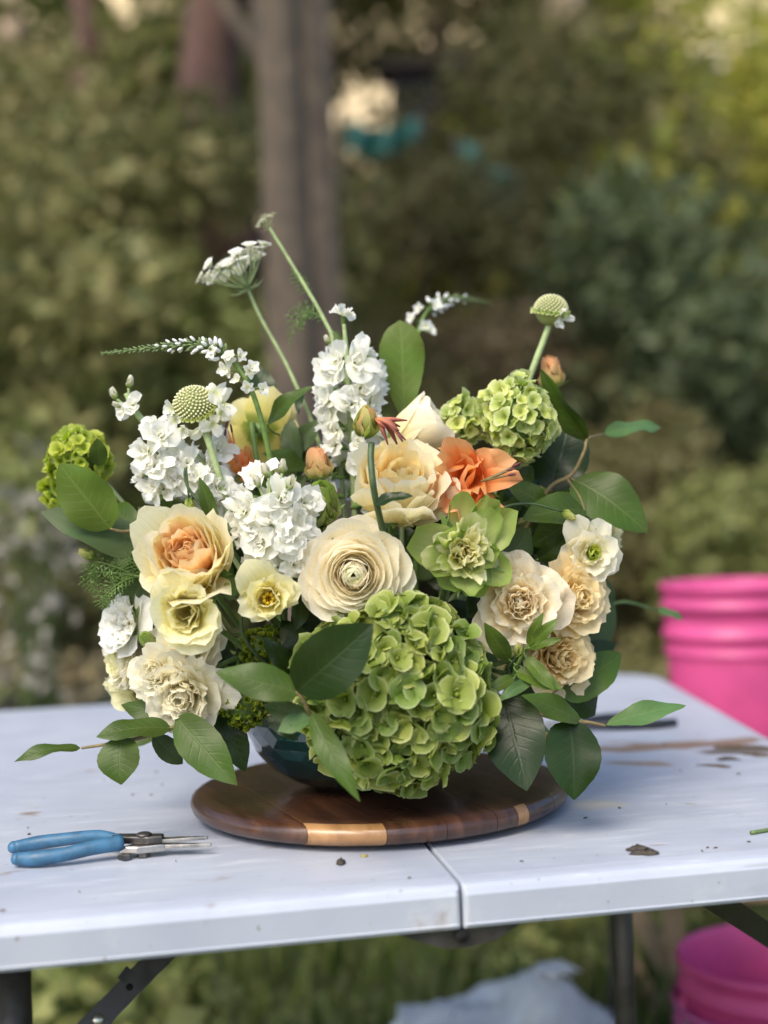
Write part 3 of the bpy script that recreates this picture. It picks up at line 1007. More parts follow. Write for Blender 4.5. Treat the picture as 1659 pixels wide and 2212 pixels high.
def build_table():
    root = thing('folding_table', tb(0, 0, -TABLE_Z), 'white plastic folding table with a seam across its middle', 'table', rotz=TA)
    TM = table_material()
    METAL = plain('leg_metal', (0.075, 0.068, 0.062), 0.45, 0.6, noise=0.2, nscale=60)
    RIV = plain('rivet', (0.55, 0.53, 0.45), 0.3, 0.9)
    DEP = 1.253
    cr = [(0.0009, 0), (0.46, 0), (0.66, DEP), (0.0009, DEP)]
    cl = [(-0.60, 0), (-0.0009, 0), (-0.0009, DEP), (-0.60, DEP)]
    rr, rl = [0.006, 0.05, 0.10, 0.006], [0.05, 0.006, 0.006, 0.10]
    layers = [(0.030, 0.0), (0.026, 0.0004), (0.012, -0.0008), (0.006, -0.0020), (0.0025, -0.0050), (0.0, -0.0100), (0.0015, -0.0340), (0.0008, -0.0352), (0.003, -0.0385), (0.008, -0.0400), (0.03, -0.0400)]
    for cor, rad, ed in ((cl, rl, (1, 0.1, 1, 1)), (cr, rr, (1, 1, 1, 0.1))):
        v, f = [], []
        for (ins, z) in layers:
            o = rounded(cor, rad, ins, 8, ed)
            n = len(o)
            v += [(q[0], q[1], z) for q in o]
        for i in range(len(layers) - 1):
            for k in range(n):
                k2 = (k + 1) % n
                f.append((i * n + k, (i + 1) * n + k, (i + 1) * n + k2, i * n + k2))
        f.append(tuple(range(n)))
        f.append(tuple((len(layers) - 1) * n + k for k in range(n - 1, -1, -1)))
        me = make_mesh('table_panel', v, f, TM, smooth=False)
        put('table_panel', me, root, Matrix.Translation(SEAM) @ Matrix.Rotation(TA, 4, 'Z'))
    mw = Matrix.Translation(SEAM) @ Matrix.Rotation(TA, 4, 'Z')
    inv = mw.inverted()
    zf = -TABLE_Z

    def part(name, mb, mat=METAL, smooth=True):
        return put(name, mb.mesh(name, mat, smooth), root, mw)
    # legs, placed from where the photo shows them
    lf = inv @ at(26, 2130, 1.20)
    rf = inv @ at(1346, 2050, 1.60)
    for (a, b) in ((lf.x, lf.y), (rf.x, rf.y), (lf.x - 0.10, 1.12), (0.534, 1.14)):
        part('leg', MB().add(*tube([(a, b, -0.041), (a, b, zf + 0.02)], 0.0165 if b < 0.2 else 0.0125, 14, 3)))
        part('foot_cap', MB().add(*tube([(a, b, zf + 0.03), (a, b, zf - 0.002)], 0.019, 14, 2)), plain('rubber', (0.02, 0.02, 0.02), 0.8))
    part('cross_bar', MB().add(*tube([(lf.x, lf.y, -0.60), (lf.x - 0.10, 1.12, -0.60)], 0.010, 10, 2)))
    part('cross_bar', MB().add(*tube([(rf.x, rf.y, -0.60), (0.534, 1.14, -0.60)], 0.010, 10, 2)))

    def strap(p, q, w, th, name='brace'):
        p, q = inv @ p, inv @ q
        d = (q - p).normalized()
        view = (inv @ CAM - p).normalized()
        nrm = (view - d * view.dot(d)).normalized()
        s = d.cross(nrm)
        v = []
        for e in (p, q):
            for (a, b) in ((-w, -th), (w, -th), (w, th), (-w, th)):
                v.append(e + s * a + nrm * b)
        f = [(0, 1, 2, 3), (7, 6, 5, 4), (0, 4, 5, 1), (1, 5, 6, 2), (2, 6, 7, 3), (3, 7, 4, 0)]
        o = put(name, make_mesh(name, v, f, METAL, smooth=False), root, mw)
        return p, q, s, nrm, o
    p, q, s, nrm, br = strap(at(375, 2035, 1.27), at(150, 2265, 1.20), 0.0105, 0.0015)
    d = (q - p).normalized()
    for k, t in ((0, 0.44), (1, 0.74)):
        c = p + (q - p) * t + nrm * 0.0015
        M4 = mw @ Matrix.Translation(c) @ nrm.to_track_quat('Z', 'Y').to_matrix().to_4x4()
        if k:
            put('rivet', make_mesh('rivet', *ball(0.0055, 0.0055, 0.003, 14, 8)[:2], RIV), br, M4)
        else:
            put('rivet_hole', make_mesh('rivet_hole', *lathe([(0.0032, 0.0), (0.0032, 0.0006), (0.0, 0.0006)], 14)[:2], plain('black_hole', (0.005, 0.005, 0.005), 0.9)), br, M4)
    c = p + (q - p) * 0.40 + s * 0.0105 * (1 if (s.x < 0) else -1)
    put('lug', make_mesh('lug', *box(-0.006, 0.006, -0.004, 0.004, -0.002, 0.003)[:2], METAL, smooth=False), br,
        mw @ Matrix.Translation(c) @ nrm.to_track_quat('Z', 'Y').to_matrix().to_4x4() @ Matrix.Rotation(R(45), 4, 'Z'))
    strap(at(1525, 1930, 1.32), at(1720, 2060, 1.55), 0.012, 0.0015)
    # hinge under the seam
    hz = [(-0.055, -0.041), (0.055, -0.041), (0.03, -0.054), (0.008, -0.058), (-0.015, -0.057)]
    v = [(x, y, z) for y in (0.012, 0.03) for (x, z) in hz]
    n = len(hz)
    f = [tuple(range(n)), tuple(range(2 * n - 1, n - 1, -1))] + [(k, k + n, (k + 1) % n + n, (k + 1) % n) for k in range(n)]
    put('hinge', make_mesh('hinge', v, f, METAL, smooth=False), root, mw)
    put('hinge_pin', make_mesh('hinge_pin', *tube([(0.0, 0.006, -0.046), (0.0, 0.034, -0.046)], 0.006, 12, 2)[:2], plain('black_hole', (0.005, 0.005, 0.005), 0.9)), root, mw)


build_table()

# ------------------------------------------------------------------ turning board
BOARD_C = at(821, 1726, 1.458)
BOARD_C.z = TABLE_Z
BOARD_TOP = TABLE_Z + 0.0260


def wood_mat(name, c0, c1, c2, rough=0.32):
    m, nt, out = nodes(name)
    tc = N(nt, 'ShaderNodeTexCoord')
    oi = N(nt, 'ShaderNodeObjectInfo')
    mp = N(nt, 'ShaderNodeMapping'); mp.inputs['Scale'].default_value = (55, 3.5, 30)
    ad = N(nt, 'ShaderNodeVectorMath'); ad.operation = 'ADD'
    cb = N(nt, 'ShaderNodeCombineXYZ')
    nt.links.new(math_n(nt, 'MULTIPLY', oi.outputs['Random'], 3.0), cb.inputs[0])
    nt.links.new(tc.outputs['Object'], ad.inputs[0]); nt.links.new(cb.outputs[0], ad.inputs[1])
    nt.links.new(ad.outputs[0], mp.inputs[0])
    nz = N(nt, 'ShaderNodeTexNoise'); nz.inputs['Scale'].default_value = 1.0; nz.inputs['Detail'].default_value = 9; nz.inputs['Roughness'].default_value = 0.62; nz.inputs['Distortion'].default_value = 0.8
    nt.links.new(mp.outputs[0], nz.inputs['Vector'])
    col = ramp(nt, nz.outputs[0], [(0.28, c0), (0.5, c1), (0.72, c2)], 'LINEAR')
    col = hsv(nt, col, 0.5, 1.0, maprange(nt, oi.outputs['Random'], 0, 1, 0.85, 1.15))
    n2 = N(nt, 'ShaderNodeTexNoise'); n2.inputs['Scale'].default_value = 9; n2.inputs['Detail'].default_value = 7
    nt.links.new(tc.outputs['Object'], n2.inputs['Vector'])
    p = N(nt, 'ShaderNodeBsdfPrincipled')
    nt.links.new(col, p.inputs['Base Color'])
    nt.links.new(maprange(nt, n2.outputs[0], 0.35, 0.68, rough - 0.06, rough + 0.16), p.inputs['Roughness'])
    p.inputs['Coat Weight'].default_value = 0.35
    p.inputs['Coat Roughness'].default_value = 0.14
    b = N(nt, 'ShaderNodeBump'); b.inputs['Strength'].default_value = 0.15; b.inputs['Distance'].default_value = 0.0006
    nt.links.new(nz.outputs[0], b.inputs['Height'])
    nt.links.new(b.outputs[0], p.inputs['Normal'])
    nt.links.new(p.outputs[0], out.inputs[0])
    return m


def build_board():
    root = thing('round_board', BOARD_C, 'round dark wooden turning board with pale strips, under the vase', 'board', rotz=R(22))
    DK = wood_mat('acacia_dark', (0.020, 0.008, 0.005), (0.050, 0.019, 0.010), (0.095, 0.040, 0.020))
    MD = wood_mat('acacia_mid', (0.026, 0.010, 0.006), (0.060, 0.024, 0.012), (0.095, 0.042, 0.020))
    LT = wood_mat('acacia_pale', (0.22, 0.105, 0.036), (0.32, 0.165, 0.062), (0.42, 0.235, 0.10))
    Rb, zb, zt = 0.2, 0.005, 0.026
    prof = [(Rb - 0.03, zb), (Rb - 0.008, zb + 0.001), (Rb - 0.002, zb + 0.005), (Rb, zb + 0.011), (Rb - 0.0012, zb + 0.016), (Rb - 0.005, zt - 0.002), (Rb - 0.010, zt), (Rb - 0.03, zt)]
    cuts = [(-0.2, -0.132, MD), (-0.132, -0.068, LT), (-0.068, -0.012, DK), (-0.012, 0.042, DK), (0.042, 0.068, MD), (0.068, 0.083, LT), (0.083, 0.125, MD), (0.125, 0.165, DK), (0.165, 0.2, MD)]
    ns = 14
    for (a, b, m) in cuts:
        a += 0.00025
        b -= 0.00025
        v, f = [], []
        for (r, z) in prof:
            lo, hi = max(a, -r + 1e-5), min(b, r - 1e-5)
            if hi <= lo:
                lo = hi = (r - 1e-5) * (1 if a > 0 else -1)
            t0, t1 = math.acos(min(1, max(-1, lo / r))), math.acos(min(1, max(-1, hi / r)))
            for k in range(ns + 1):
                th = t0 + (t1 - t0) * k / ns
                v.append((r * math.cos(th), r * math.sin(th), z))
            for k in range(ns, -1, -1):
                th = t0 + (t1 - t0) * k / ns
                v.append((r * math.cos(th), -r * math.sin(th), z))
        n = 2 * (ns + 1)
        for i in range(len(prof) - 1):
            for k in range(n):
                k2 = (k + 1) % n
                f.append((i * n + k2, i * n + k, (i + 1) * n + k, (i + 1) * n + k2))
        f.append(tuple(range(n)))
        f.append(tuple((len(prof) - 1) * n + k for k in range(n - 1, -1, -1)))
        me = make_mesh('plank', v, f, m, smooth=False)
        if m is LT:          # darker tops on the pale strips put the bouquet's shade into the colour
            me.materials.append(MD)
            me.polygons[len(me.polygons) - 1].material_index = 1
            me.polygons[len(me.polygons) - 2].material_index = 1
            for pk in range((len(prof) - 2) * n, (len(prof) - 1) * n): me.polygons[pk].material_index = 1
        fl = np.array([1 if 0 < len(p.vertices) <= 4 else 0 for p in me.polygons], dtype=bool)
        me.polygons.foreach_set('use_smooth', fl)
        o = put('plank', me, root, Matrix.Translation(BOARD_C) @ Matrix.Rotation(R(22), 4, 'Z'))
        md = o.modifiers.new('split', 'EDGE_SPLIT')
        md.split_angle = R(50)
    put('turntable_base', make_mesh('turntable_base', *lathe([(0.09, 0.0), (0.095, 0.002), (0.095, 0.0046), (0.0, 0.0047)], 40)[:2], plain('turntable_plastic', (0.02, 0.02, 0.02), 0.5)), root, Matrix.Translation(BOARD_C))


build_board()

# ------------------------------------------------------------------ glass bowl
VASE = at(788, 1716, 1.455)
VASE.z = BOARD_TOP + 0.0002
VR, VH = 0.128, 0.108


def build_vase():
    root = thing('glass_vase', VASE, 'dark teal cut glass bowl holding the bouquet', 'vase')
    m, nt, out = nodes('teal_glass')
    p = N(nt, 'ShaderNodeBsdfPrincipled')
    p.inputs['Base Color'].default_value = (0.004, 0.036, 0.034, 1)
    p.inputs['Roughness'].default_value = 0.06
    p.inputs['IOR'].default_value = 1.5
    p.inputs['Transmission Weight'].default_value = 0.25
    p.inputs['Coat Weight'].default_value = 0.6
    p.inputs['Coat Roughness'].default_value = 0.03
    nt.links.new(p.outputs[0], out.inputs[0])

    def rad(t):      # outer radius over height 0..1
        return VR * float(np.interp(t, [0, 0.04, 0.15, 0.35, 0.6, 0.85, 1.0], [0.40, 0.50, 0.70, 0.87, 0.97, 1.0, 0.985]))
    seg, rows = 34, 10
    rv = np.random.default_rng(3)
    v, f = [], []
    v.append((0, 0, 0.002))
    for j in range(rows + 1):
        t = j / rows
        for k in range(seg):
            a = 2 * math.pi * (k + 0.5 * (j % 2)) / seg
            r = rad(t) * (1 + (rv.uniform(-0.012, 0.012) if 0 < j < rows else 0))
            v.append((r * math.cos(a), r * math.sin(a), VH * t))
    for k in range(seg):
        f.append((0, 1 + (k + 1) % seg, 1 + k))
    for j in range(rows):
        o, q = 1 + j * seg, 1 + (j + 1) * seg
        for k in range(seg):
            k2 = (k + 1) % seg
            if j % 2 == 0:
                f.append((o + k, o + k2, q + k)); f.append((o + k2, q + k2, q + k))
            else:
                f.append((o + k, o + k2, q + k2)); f.append((o + k, q + k2, q + k))
    put('bowl_wall', make_mesh('bowl_wall', v, f, m, smooth=False), root, Matrix.Translation(VASE) @ Matrix.Rotation(0.1, 4, 'Z'))
    pr = [(0.0, 0.010)] + [(rad(t) - 0.006, max(0.010, VH * t)) for t in (0.1, 0.2, 0.35, 0.6, 0.85, 1.0)]
    put('bowl_lining', make_mesh('bowl_lining', *lathe(pr, 48)[:2], m), root, Matrix.Translation(VASE))
    rr = rad(1.0)
    put('rim', make_mesh('rim', *lathe([(rr - 0.007, VH - 0.002), (rr - 0.0065, VH + 0.0015), (rr - 0.003, VH + 0.003), (rr + 0.0005, VH + 0.0015), (rr + 0.001, VH - 0.002)], 48)[:2], m), root, Matrix.Translation(VASE))


build_vase()


# ------------------------------------------------------------------ tools on the table
def build_snips():
    c = on_plane(285, 1850)
    tip = on_plane(441, 1846)
    ax = (tip - c); ax.z = 0
    rz = math.atan2(ax.y, ax.x)
    root = thing('garden_snips', c, 'garden snips with blue handles lying on the table', 'snips', rotz=rz)
    mw = Matrix.Translation(c) @ Matrix.Rotation(rz, 4, 'Z')
    BL = plain('blue_grip', (0.030, 0.110, 0.20), 0.5, noise=0.3, nscale=70, bump=0.15, bscale=300)
    ST = plain('steel', (0.42, 0.40, 0.37), 0.32, 0.95, noise=0.25, nscale=90)
    SD = plain('steel_dark', (0.10, 0.095, 0.09), 0.45, 0.85, noise=0.3, nscale=90)
    s = 1.0
    h1 = put('handle', make_mesh('handle', *tube([(-0.012, 0.004, 0.016), (-0.035, 0.016, 0.0165), (-0.065, 0.024, 0.0125), (-0.095, 0.024, 0.0095), (-0.1165, 0.017, 0.0075)], [0.0040, 0.0056, 0.0062, 0.0068, 0.0058], 12, 6, flat=1.0, flat_axis=(0, 0, 1))[:2], BL), root, mw)
    h2 = put('handle', make_mesh('handle', *tube([(-0.006, -0.008, 0.0150), (-0.030, -0.018, 0.0140), (-0.055, -0.027, 0.0105), (-0.080, -0.032, 0.0085), (-0.0985, -0.030, 0.0080)], [0.0070, 0.0068, 0.0064, 0.0070, 0.0060], 12, 6, flat=1.05, flat_axis=(0, 0, 1))[:2], BL), root, mw)
    for (h, e) in ((h1, (-0.1175, 0.0166, 0.0074)), (h2, (-0.0995, -0.0298, 0.0079))):
        put('grip_end', make_mesh('grip_end', *ball(0.0059, 0.0059, 0.0059, 12, 8)[:2], BL), h, mw @ Matrix.Translation(e))
    put('shank', make_mesh('shank', *extrude_poly([(-0.020, 0.001), (0.018, -0.008), (0.030, -0.004), (0.030, 0.006), (-0.018, 0.011)], 0.0125, 0.0195, 0.0012), SD, smooth=False) if False else
        make_mesh('shank', *extrude_poly([(-0.020, 0.001), (0.018, -0.008), (0.030, -0.004), (0.030, 0.006), (-0.018, 0.011)], 0.0125, 0.0195, 0.0012)[:2], SD, smooth=False), root, mw)
    put('shank', make_mesh('shank', *extrude_poly([(-0.008, -0.012), (0.008, -0.014), (0.032, -0.006), (0.030, 0.004), (0.004, 0.004)], 0.0055, 0.0120, 0.0012)[:2], ST, smooth=False), root, mw)
    b1 = put('blade', make_mesh('blade', *extrude_poly([(0.028, -0.0045), (0.050, -0.0055), (0.0755, -0.0040), (0.076, -0.0028), (0.045, 0.0035), (0.028, 0.0045)], 0.0080, 0.0112, 0.0006)[:2], ST, smooth=False), root, mw)
    b2 = put('blade', make_mesh('blade', *extrude_poly([(0.028, -0.003), (0.050, 0.000), (0.071, 0.0050), (0.0715, 0.0065), (0.045, 0.0085), (0.028, 0.0065)], 0.0130, 0.0158, 0.0006)[:2], ST, smooth=False), root, mw)
    put('pivot_bolt', make_mesh('pivot_bolt', *lathe([(0.0, 0.0195), (0.0075, 0.0195), (0.0075, 0.0210), (0.0058, 0.0220), (0.003, 0.0223), (0.0, 0.0223)], 18)[:2], SD), root, mw @ Matrix.Translation((0.012, 0.0, 0)))
    put('pivot_nut', make_mesh('pivot_nut', *lathe([(0.0, 0.0010), (0.0065, 0.0010), (0.0065, 0.0055), (0.0, 0.0055)], 6)[:2], SD, smooth=False), root, mw @ Matrix.Translation((0.012, -0.004, 0)))
    put('catch', make_mesh('catch', *extrude_poly([(-0.010, -0.014), (-0.003, -0.019), (0.002, -0.0165), (0.001, -0.010)], 0.0006, 0.0055, 0.0008)[:2], SD, smooth=False), root, mw)


build_snips()


def build_shears():
    a, b = on_plane(1452, 1566), on_plane(1170, 1580)
    ax = a - b; ax.z = 0
    L = ax.length
    rz = math.atan2(ax.y, ax.x)
    root = thing('shears', b, 'black handled shears lying behind the bouquet', 'shears', rotz=rz)
    mw = Matrix.Translation(b) @ Matrix.Rotation(rz, 4, 'Z')
    BK = plain('black_grip', (0.012, 0.013, 0.018), 0.45)
    ST = plain('steel', (0.42, 0.40, 0.37), 0.32, 0.95)
    h0 = L * 0.30
    put('handle', make_mesh('handle', *tube([(h0, 0.010, 0.010), (L * 0.5, 0.022, 0.010), (L * 0.75, 0.026, 0.009), (L * 0.86, 0.022, 0.009)], [0.005, 0.007, 0.008, 0.006], 12, 6)[:2], BK), root, mw)
    put('handle', make_mesh('handle', *tube([(h0, -0.010, 0.008), (L * 0.5, -0.022, 0.008), (L * 0.8, -0.026, 0.007), (L, -0.020, 0.007)], [0.005, 0.006, 0.0065, 0.005], 12, 6)[:2], BK), root, mw)
    put('shank', make_mesh('shank', *extrude_poly([(h0 - 0.025, -0.006), (h0 + 0.008, -0.015), (h0 + 0.008, 0.015), (h0 - 0.025, 0.006)], 0.004, 0.012, 0.001)[:2], ST, smooth=False), root, mw)
    put('blade', make_mesh('blade', *extrude_poly([(h0 - 0.10, -0.001), (h0 - 0.06, -0.010), (h0 - 0.024, -0.008), (h0 - 0.024, 0.002)], 0.005, 0.008, 0.0005)[:2], ST, smooth=False), root, mw)
    put('blade', make_mesh('blade', *extrude_poly([(h0 - 0.095, 0.001), (h0 - 0.024, -0.001), (h0 - 0.024, 0.008), (h0 - 0.06, 0.009)], 0.0085, 0.011, 0.0005)[:2], ST, smooth=False), root, mw)
    put('pivot_bolt', make_mesh('pivot_bolt', *lathe([(0.005, 0.011), (0.005, 0.0135), (0.0, 0.014)], 14)[:2], ST), root, mw @ Matrix.Translation((h0 - 0.016, 0, 0)))


build_shears()


def clod(px, py, ra, rb, h, label, mat, name='soil_clod', rot=0.0, seed=1):
    c = on_plane(px, py)
    rng = np.random.default_rng(seed)
    v, f, _ = ball(1, 1, 1, 12, 7)
    for k in range(len(v)):
        a = math.atan2(v[k][1], v[k][0])
        w = 1 + 0.25 * math.sin(3 * a + seed) + 0.18 * math.sin(5 * a + 2 * seed) + rng.normal(0, 0.08)
        v[k] = (v[k][0] * ra * w, v[k][1] * rb * w, max(0, v[k][2] * h * (1 + rng.normal(0, 0.2))) + 0.0002)
    o = put(name, make_mesh(name, v, f, mat), None, Matrix.Translation(c) @ Matrix.Rotation(rot, 4, 'Z'))
    return tag(o, label, 'soil clod' if 'soil' in name else 'crumb', 'crumbs on the table')


SOIL = plain('soil', (0.055, 0.045, 0.035), 0.95, noise=0.5, nscale=300, bump=1.0, bscale=500)
SOIL2 = plain('soil_brown', (0.10, 0.065, 0.04), 0.95, noise=0.5, nscale=300, bump=1.0, bscale=500)
clod(1378, 1836, 0.011, 0.006, 0.004, 'dark soil clod near the front table edge, farther of two', SOIL, seed=3)
clod(1398, 1846, 0.012, 0.005, 0.004, 'dark soil clod near the front table edge, nearer of two', SOIL, seed=5)
clod(736, 1868, 0.004, 0.004, 0.005, 'tiny dark soil clod in front of the board', SOIL, seed=6)
clod(787, 1851, 0.003, 0.002, 0.002, 'tiny yellow crumb in front of the pale board strip', plain('pollen', (0.35, 0.28, 0.05), 0.9), name='crumb', seed=7)
clod(1590, 1615, 0.032, 0.008, 0.003, 'dark brown soil streak at the right table edge', SOIL2, seed=8, rot=-0.1)
clod(1572, 1641, 0.014, 0.006, 0.003, 'short dark soil clod below the long streak', SOIL, seed=9)
clod(1545, 1655, 0.020, 0.006, 0.002, 'thin brown soil streak at right, nearest of the smear', SOIL2, seed=10, rot=-0.6)
clod(1640, 1632, 0.016, 0.007, 0.002, 'brown soil clod at the right frame edge', SOIL2, seed=12, rot=-0.4)
clod(138, 1988, 0.0005, 0.0005, 0.0005, 'speck', SOIL, seed=13) if False else None
# loose bits of plant and soil over the tabletop
mbc = MB()
rng = np.random.default_rng(21)
for k in range(60):
    q = SEAM + E1 * rng.uniform(-0.4, 0.42) + E2 * rng.uniform(0.03, 0.75)
    if (Vector((q.x, q.y, 0)) - Vector((BOARD_C.x, BOARD_C.y, 0))).length < 0.205: continue
    a = rng.uniform(0, 3.14)
    L_ = rng.uniform(0.0010, 0.0034)
    v, f, uv = ball(L_, L_ * rng.uniform(0.25, 0.6), 0.0007, 6, 4)
    c, s0 = math.cos(a), math.sin(a)
    v = np.stack([v[:, 0] * c - v[:, 1] * s0 + q.x, v[:, 0] * s0 + v[:, 1] * c + q.y, v[:, 2] + TABLE_Z + 0.0008], -1)
    mbc.add(v, f, uv)
tag(put('crumbs', mbc.mesh('crumbs', SOIL2)), 'tiny brown plant crumbs strewn over the white tabletop', 'crumbs', kind='stuff')
# cut stem at the right frame edge, wood splinter on the front edge
a, b = on_plane(1622, 1799, TABLE_Z + 0.002), on_plane(1700, 1786, TABLE_Z + 0.002)
o = put('cut_stem', make_mesh('cut_stem', *tube([a, a.lerp(b, 0.5), b], 0.002, 8, 4)[:2], plain('stem_green_dull', (0.10, 0.15, 0.05), 0.6)))
tag(o, 'short cut green stem lying at the right edge of the table', 'cut stem')


# ------------------------------------------------------------------ buckets, crate, bag
def bucket_mesh(Rt, Hh, mat):
    k = Rt
    pr = [(0.0, 0.0), (k * 0.84, 0.0), (k * 0.86, 0.006), (k * 0.90, Hh * 0.45), (k * 0.915, Hh * 0.60), (k * 0.915, Hh * 0.605), (k * 0.95, Hh * 0.615), (k * 0.955, Hh * 0.635), (k * 0.925, Hh * 0.645),
          (k * 0.93, Hh * 0.70), (k * 0.975, Hh * 0.71), (k * 0.98, Hh * 0.735), (k * 0.935, Hh * 0.745), (k * 0.945, Hh * 0.86), (k * 0.985, Hh * 0.865), (k * 0.985, Hh * 0.895), (k * 0.95, Hh * 0.905), (k * 0.955, Hh * 0.955),
          (k * 0.99, Hh * 0.96), (k * 1.0, Hh * 0.985), (k * 0.99, Hh), (k * 0.955, Hh), (k * 0.935, Hh * 0.98), (k * 0.90, Hh * 0.6), (k * 0.82, 0.012), (0.0, 0.012)]
    v, f, uv = lathe(pr, 56)
    return make_mesh('bucket_body', v, f, mat, uv)


def pink_mat(name, col):
    m, nt, out = nodes(name)
    base = N(nt, 'ShaderNodeRGB'); base.outputs[0].default_value = (*col, 1)
    tc = N(nt, 'ShaderNodeTexCoord')
    nz = N(nt, 'ShaderNodeTexNoise'); nz.inputs['Scale'].default_value = 14; nz.inputs['Detail'].default_value = 6
    nt.links.new(tc.outputs['Object'], nz.inputs['Vector'])
    cc = hsv(nt, base.outputs[0], 0.5, 1.0, maprange(nt, nz.outputs[0], 0.3, 0.7, 0.9, 1.1))
    thin(nt, out, cc, 0.38, 0.38, None, spec=0.5)
    return m


def bucket(loc, Rt, Hh, mat, label, bail=True):
    root = thing('bucket', loc, label, 'bucket', 'pink plastic buckets')
    mw = Matrix.Translation(loc)
    put('bucket_body', bucket_mesh(Rt, Hh, mat), root, mw)
    WIRE = plain('bail_wire', (0.45, 0.45, 0.46), 0.35, 0.9)
    if bail:
        pts = []
        for k in range(13):
            a = math.pi * k / 12
            pts.append((Rt * 1.0 * math.cos(a), -0.02 - Rt * 0.98 * math.sin(a), Hh * 0.80 - Rt * 0.55 * math.sin(a)))
        b = put('bail', make_mesh('bail', *tube(pts, 0.002, 6, 2)[:2], WIRE), root, mw)
        put('grip', make_mesh('grip', *tube(pts[5:8], 0.008, 10, 3)[:2], plain('grip_white', (0.7, 0.68, 0.7), 0.5)), b, mw)
        for sx in (-1, 1):
            put('ear', make_mesh('ear', *ball(0.010, 0.018, 0.022, 10, 8)[:2], mat), root, mw @ Matrix.Translation((sx * Rt * 0.97, -0.01, Hh * 0.80)))
    return root


PINK = pink_mat('pink_plastic', (0.72, 0.11, 0.33))
PINK2 = pink_mat('pink_plastic_lilac', (0.62, 0.14, 0.40))
HB = 0.37
yb = 2.80
RB2 = 0.155
cx = at(1425, 1262, yb)
bz = cx.z - HB
bucket(Vector((cx.x + RB2, yb, bz)), RB2, HB, PINK, 'pink bucket standing high behind the far right corner of the table', bail=False)
# crate that carries it (slatted box)
cr_c = Vector((cx.x + RB2, yb, 0.0))
CW = plain('crate_wood', (0.26, 0.18, 0.10), 0.85, noise=0.3, nscale=12)
gz = float(ground_height(np.array(cr_c.x), np.array(yb)))
crate = thing('wooden_crate', (cr_c.x, yb, gz), 'slatted wooden crate under the rear pink bucket', 'crate')
hs, hh = 0.19, bz - gz - 0.0005
mwc = Matrix.Translation((cr_c.x, yb, gz))
for sx in (-1, 1):
    for sy in (-1, 1):
        put('corner_post', make_mesh('corner_post', *box(sx * hs - 0.018, sx * hs + 0.018, sy * hs - 0.018, sy * hs + 0.018, 0, hh - 0.014)[:2], CW, smooth=False), crate, mwc)
for k in range(4):
    z0 = 0.02 + k * (hh - 0.1) / 3
    for sy in (-1, 1):
        put('slat', make_mesh('slat', *box(-hs - 0.018, hs + 0.018, sy * (hs + 0.025) - 0.006, sy * (hs + 0.025) + 0.006, z0, z0 + 0.07)[:2], CW, smooth=False), crate, mwc)
        put('slat', make_mesh('slat', *box(sy * (hs + 0.025) - 0.006, sy * (hs + 0.025) + 0.006, -hs - 0.018, hs + 0.018, z0, z0 + 0.07)[:2], CW, smooth=False), crate, mwc)
for k in range(5):
    x0 = -hs - 0.03 + k * 0.088
    put('slat', make_mesh('slat', *box(x0, x0 + 0.078, -hs - 0.03, hs + 0.03, hh - 0.013, hh)[:2], CW, smooth=False), crate, mwc)

# front pair of buckets, one standing in the other
RF = 0.15
cf = at(1463, 2066, 2.06)
zf_ = cf.z
bf = Vector((cf.x + RF, 2.06, zf_ - HB))
g0 = float(ground_height(np.array(bf.x), np.array(2.06)))
low_h = 0.33
bucket(Vector((bf.x, 2.06, max(g0, bf.z - 0.07))), RF * 1.06, 0.30, PINK2, 'lilac pink bucket under the table holding another bucket')
bucket(bf, RF, HB, PINK, 'bright pink open bucket set inside the lilac one')


def build_bag():
    c = at(1095, 2190, 2.35)
    g0 = float(ground_height(np.array(c.x), np.array(2.35)))
    rng = np.random.default_rng(4)
    v, f, uv = ball(1, 1, 1, 40, 26)
    P = v.copy()
    top = at(1240, 2095, 2.35).z - g0
    out = []
    for (x, y, z) in P:
        a = math.atan2(y, x)
        w = 1 + 0.06 * math.sin(7 * a + 3 * z) + 0.05 * math.sin(13 * a - 5 * z) + 0.03 * math.sin(23 * a + 9 * z)
        X, Yy = x * 0.20 * w, y * 0.16 * w
        zz = (z * 0.5 + 0.5)
        peak = math.exp(-((X - 0.085) ** 2 + Yy ** 2) / (2 * 0.05 ** 2))
        H = top * 0.80 * zz ** 0.6 + top * 0.20 * peak * max(0, z) + 0.012 * math.sin(30 * X + 12 * Yy) * zz + 0.008 * math.sin(55 * X - 20 * z)
        out.append((X, Yy, H + rng.normal(0, 0.002)))
    m = plain('bag_plastic', (0.86, 0.88, 0.89), 0.4, noise=0.12, nscale=18, bump=0.6, bscale=45, transl=0.3)
    root = thing('plastic_bag', (c.x, 2.35, g0), 'crumpled white plastic bag on the grass under the table', 'bag')
    mw = Matrix.Translation((c.x, 2.35, g0))
    put('sack', make_mesh('sack', out, f, m), root, mw)
    mb = MB()
    for k in range(7):
        a = k * 0.9
        q = Vector((0.085, 0, top * 0.94))
        mb.add(*tube([q, q + Vector((math.cos(a) * 0.02, math.sin(a) * 0.02, 0.02)), q + Vector((math.cos(a) * 0.045, math.sin(a) * 0.03, 0.012))], [0.012, 0.014, 0.003], 8, 4, flat=0.35))
    put('gathered_neck', mb.mesh('gathered_neck', m), root, mw)


build_bag()
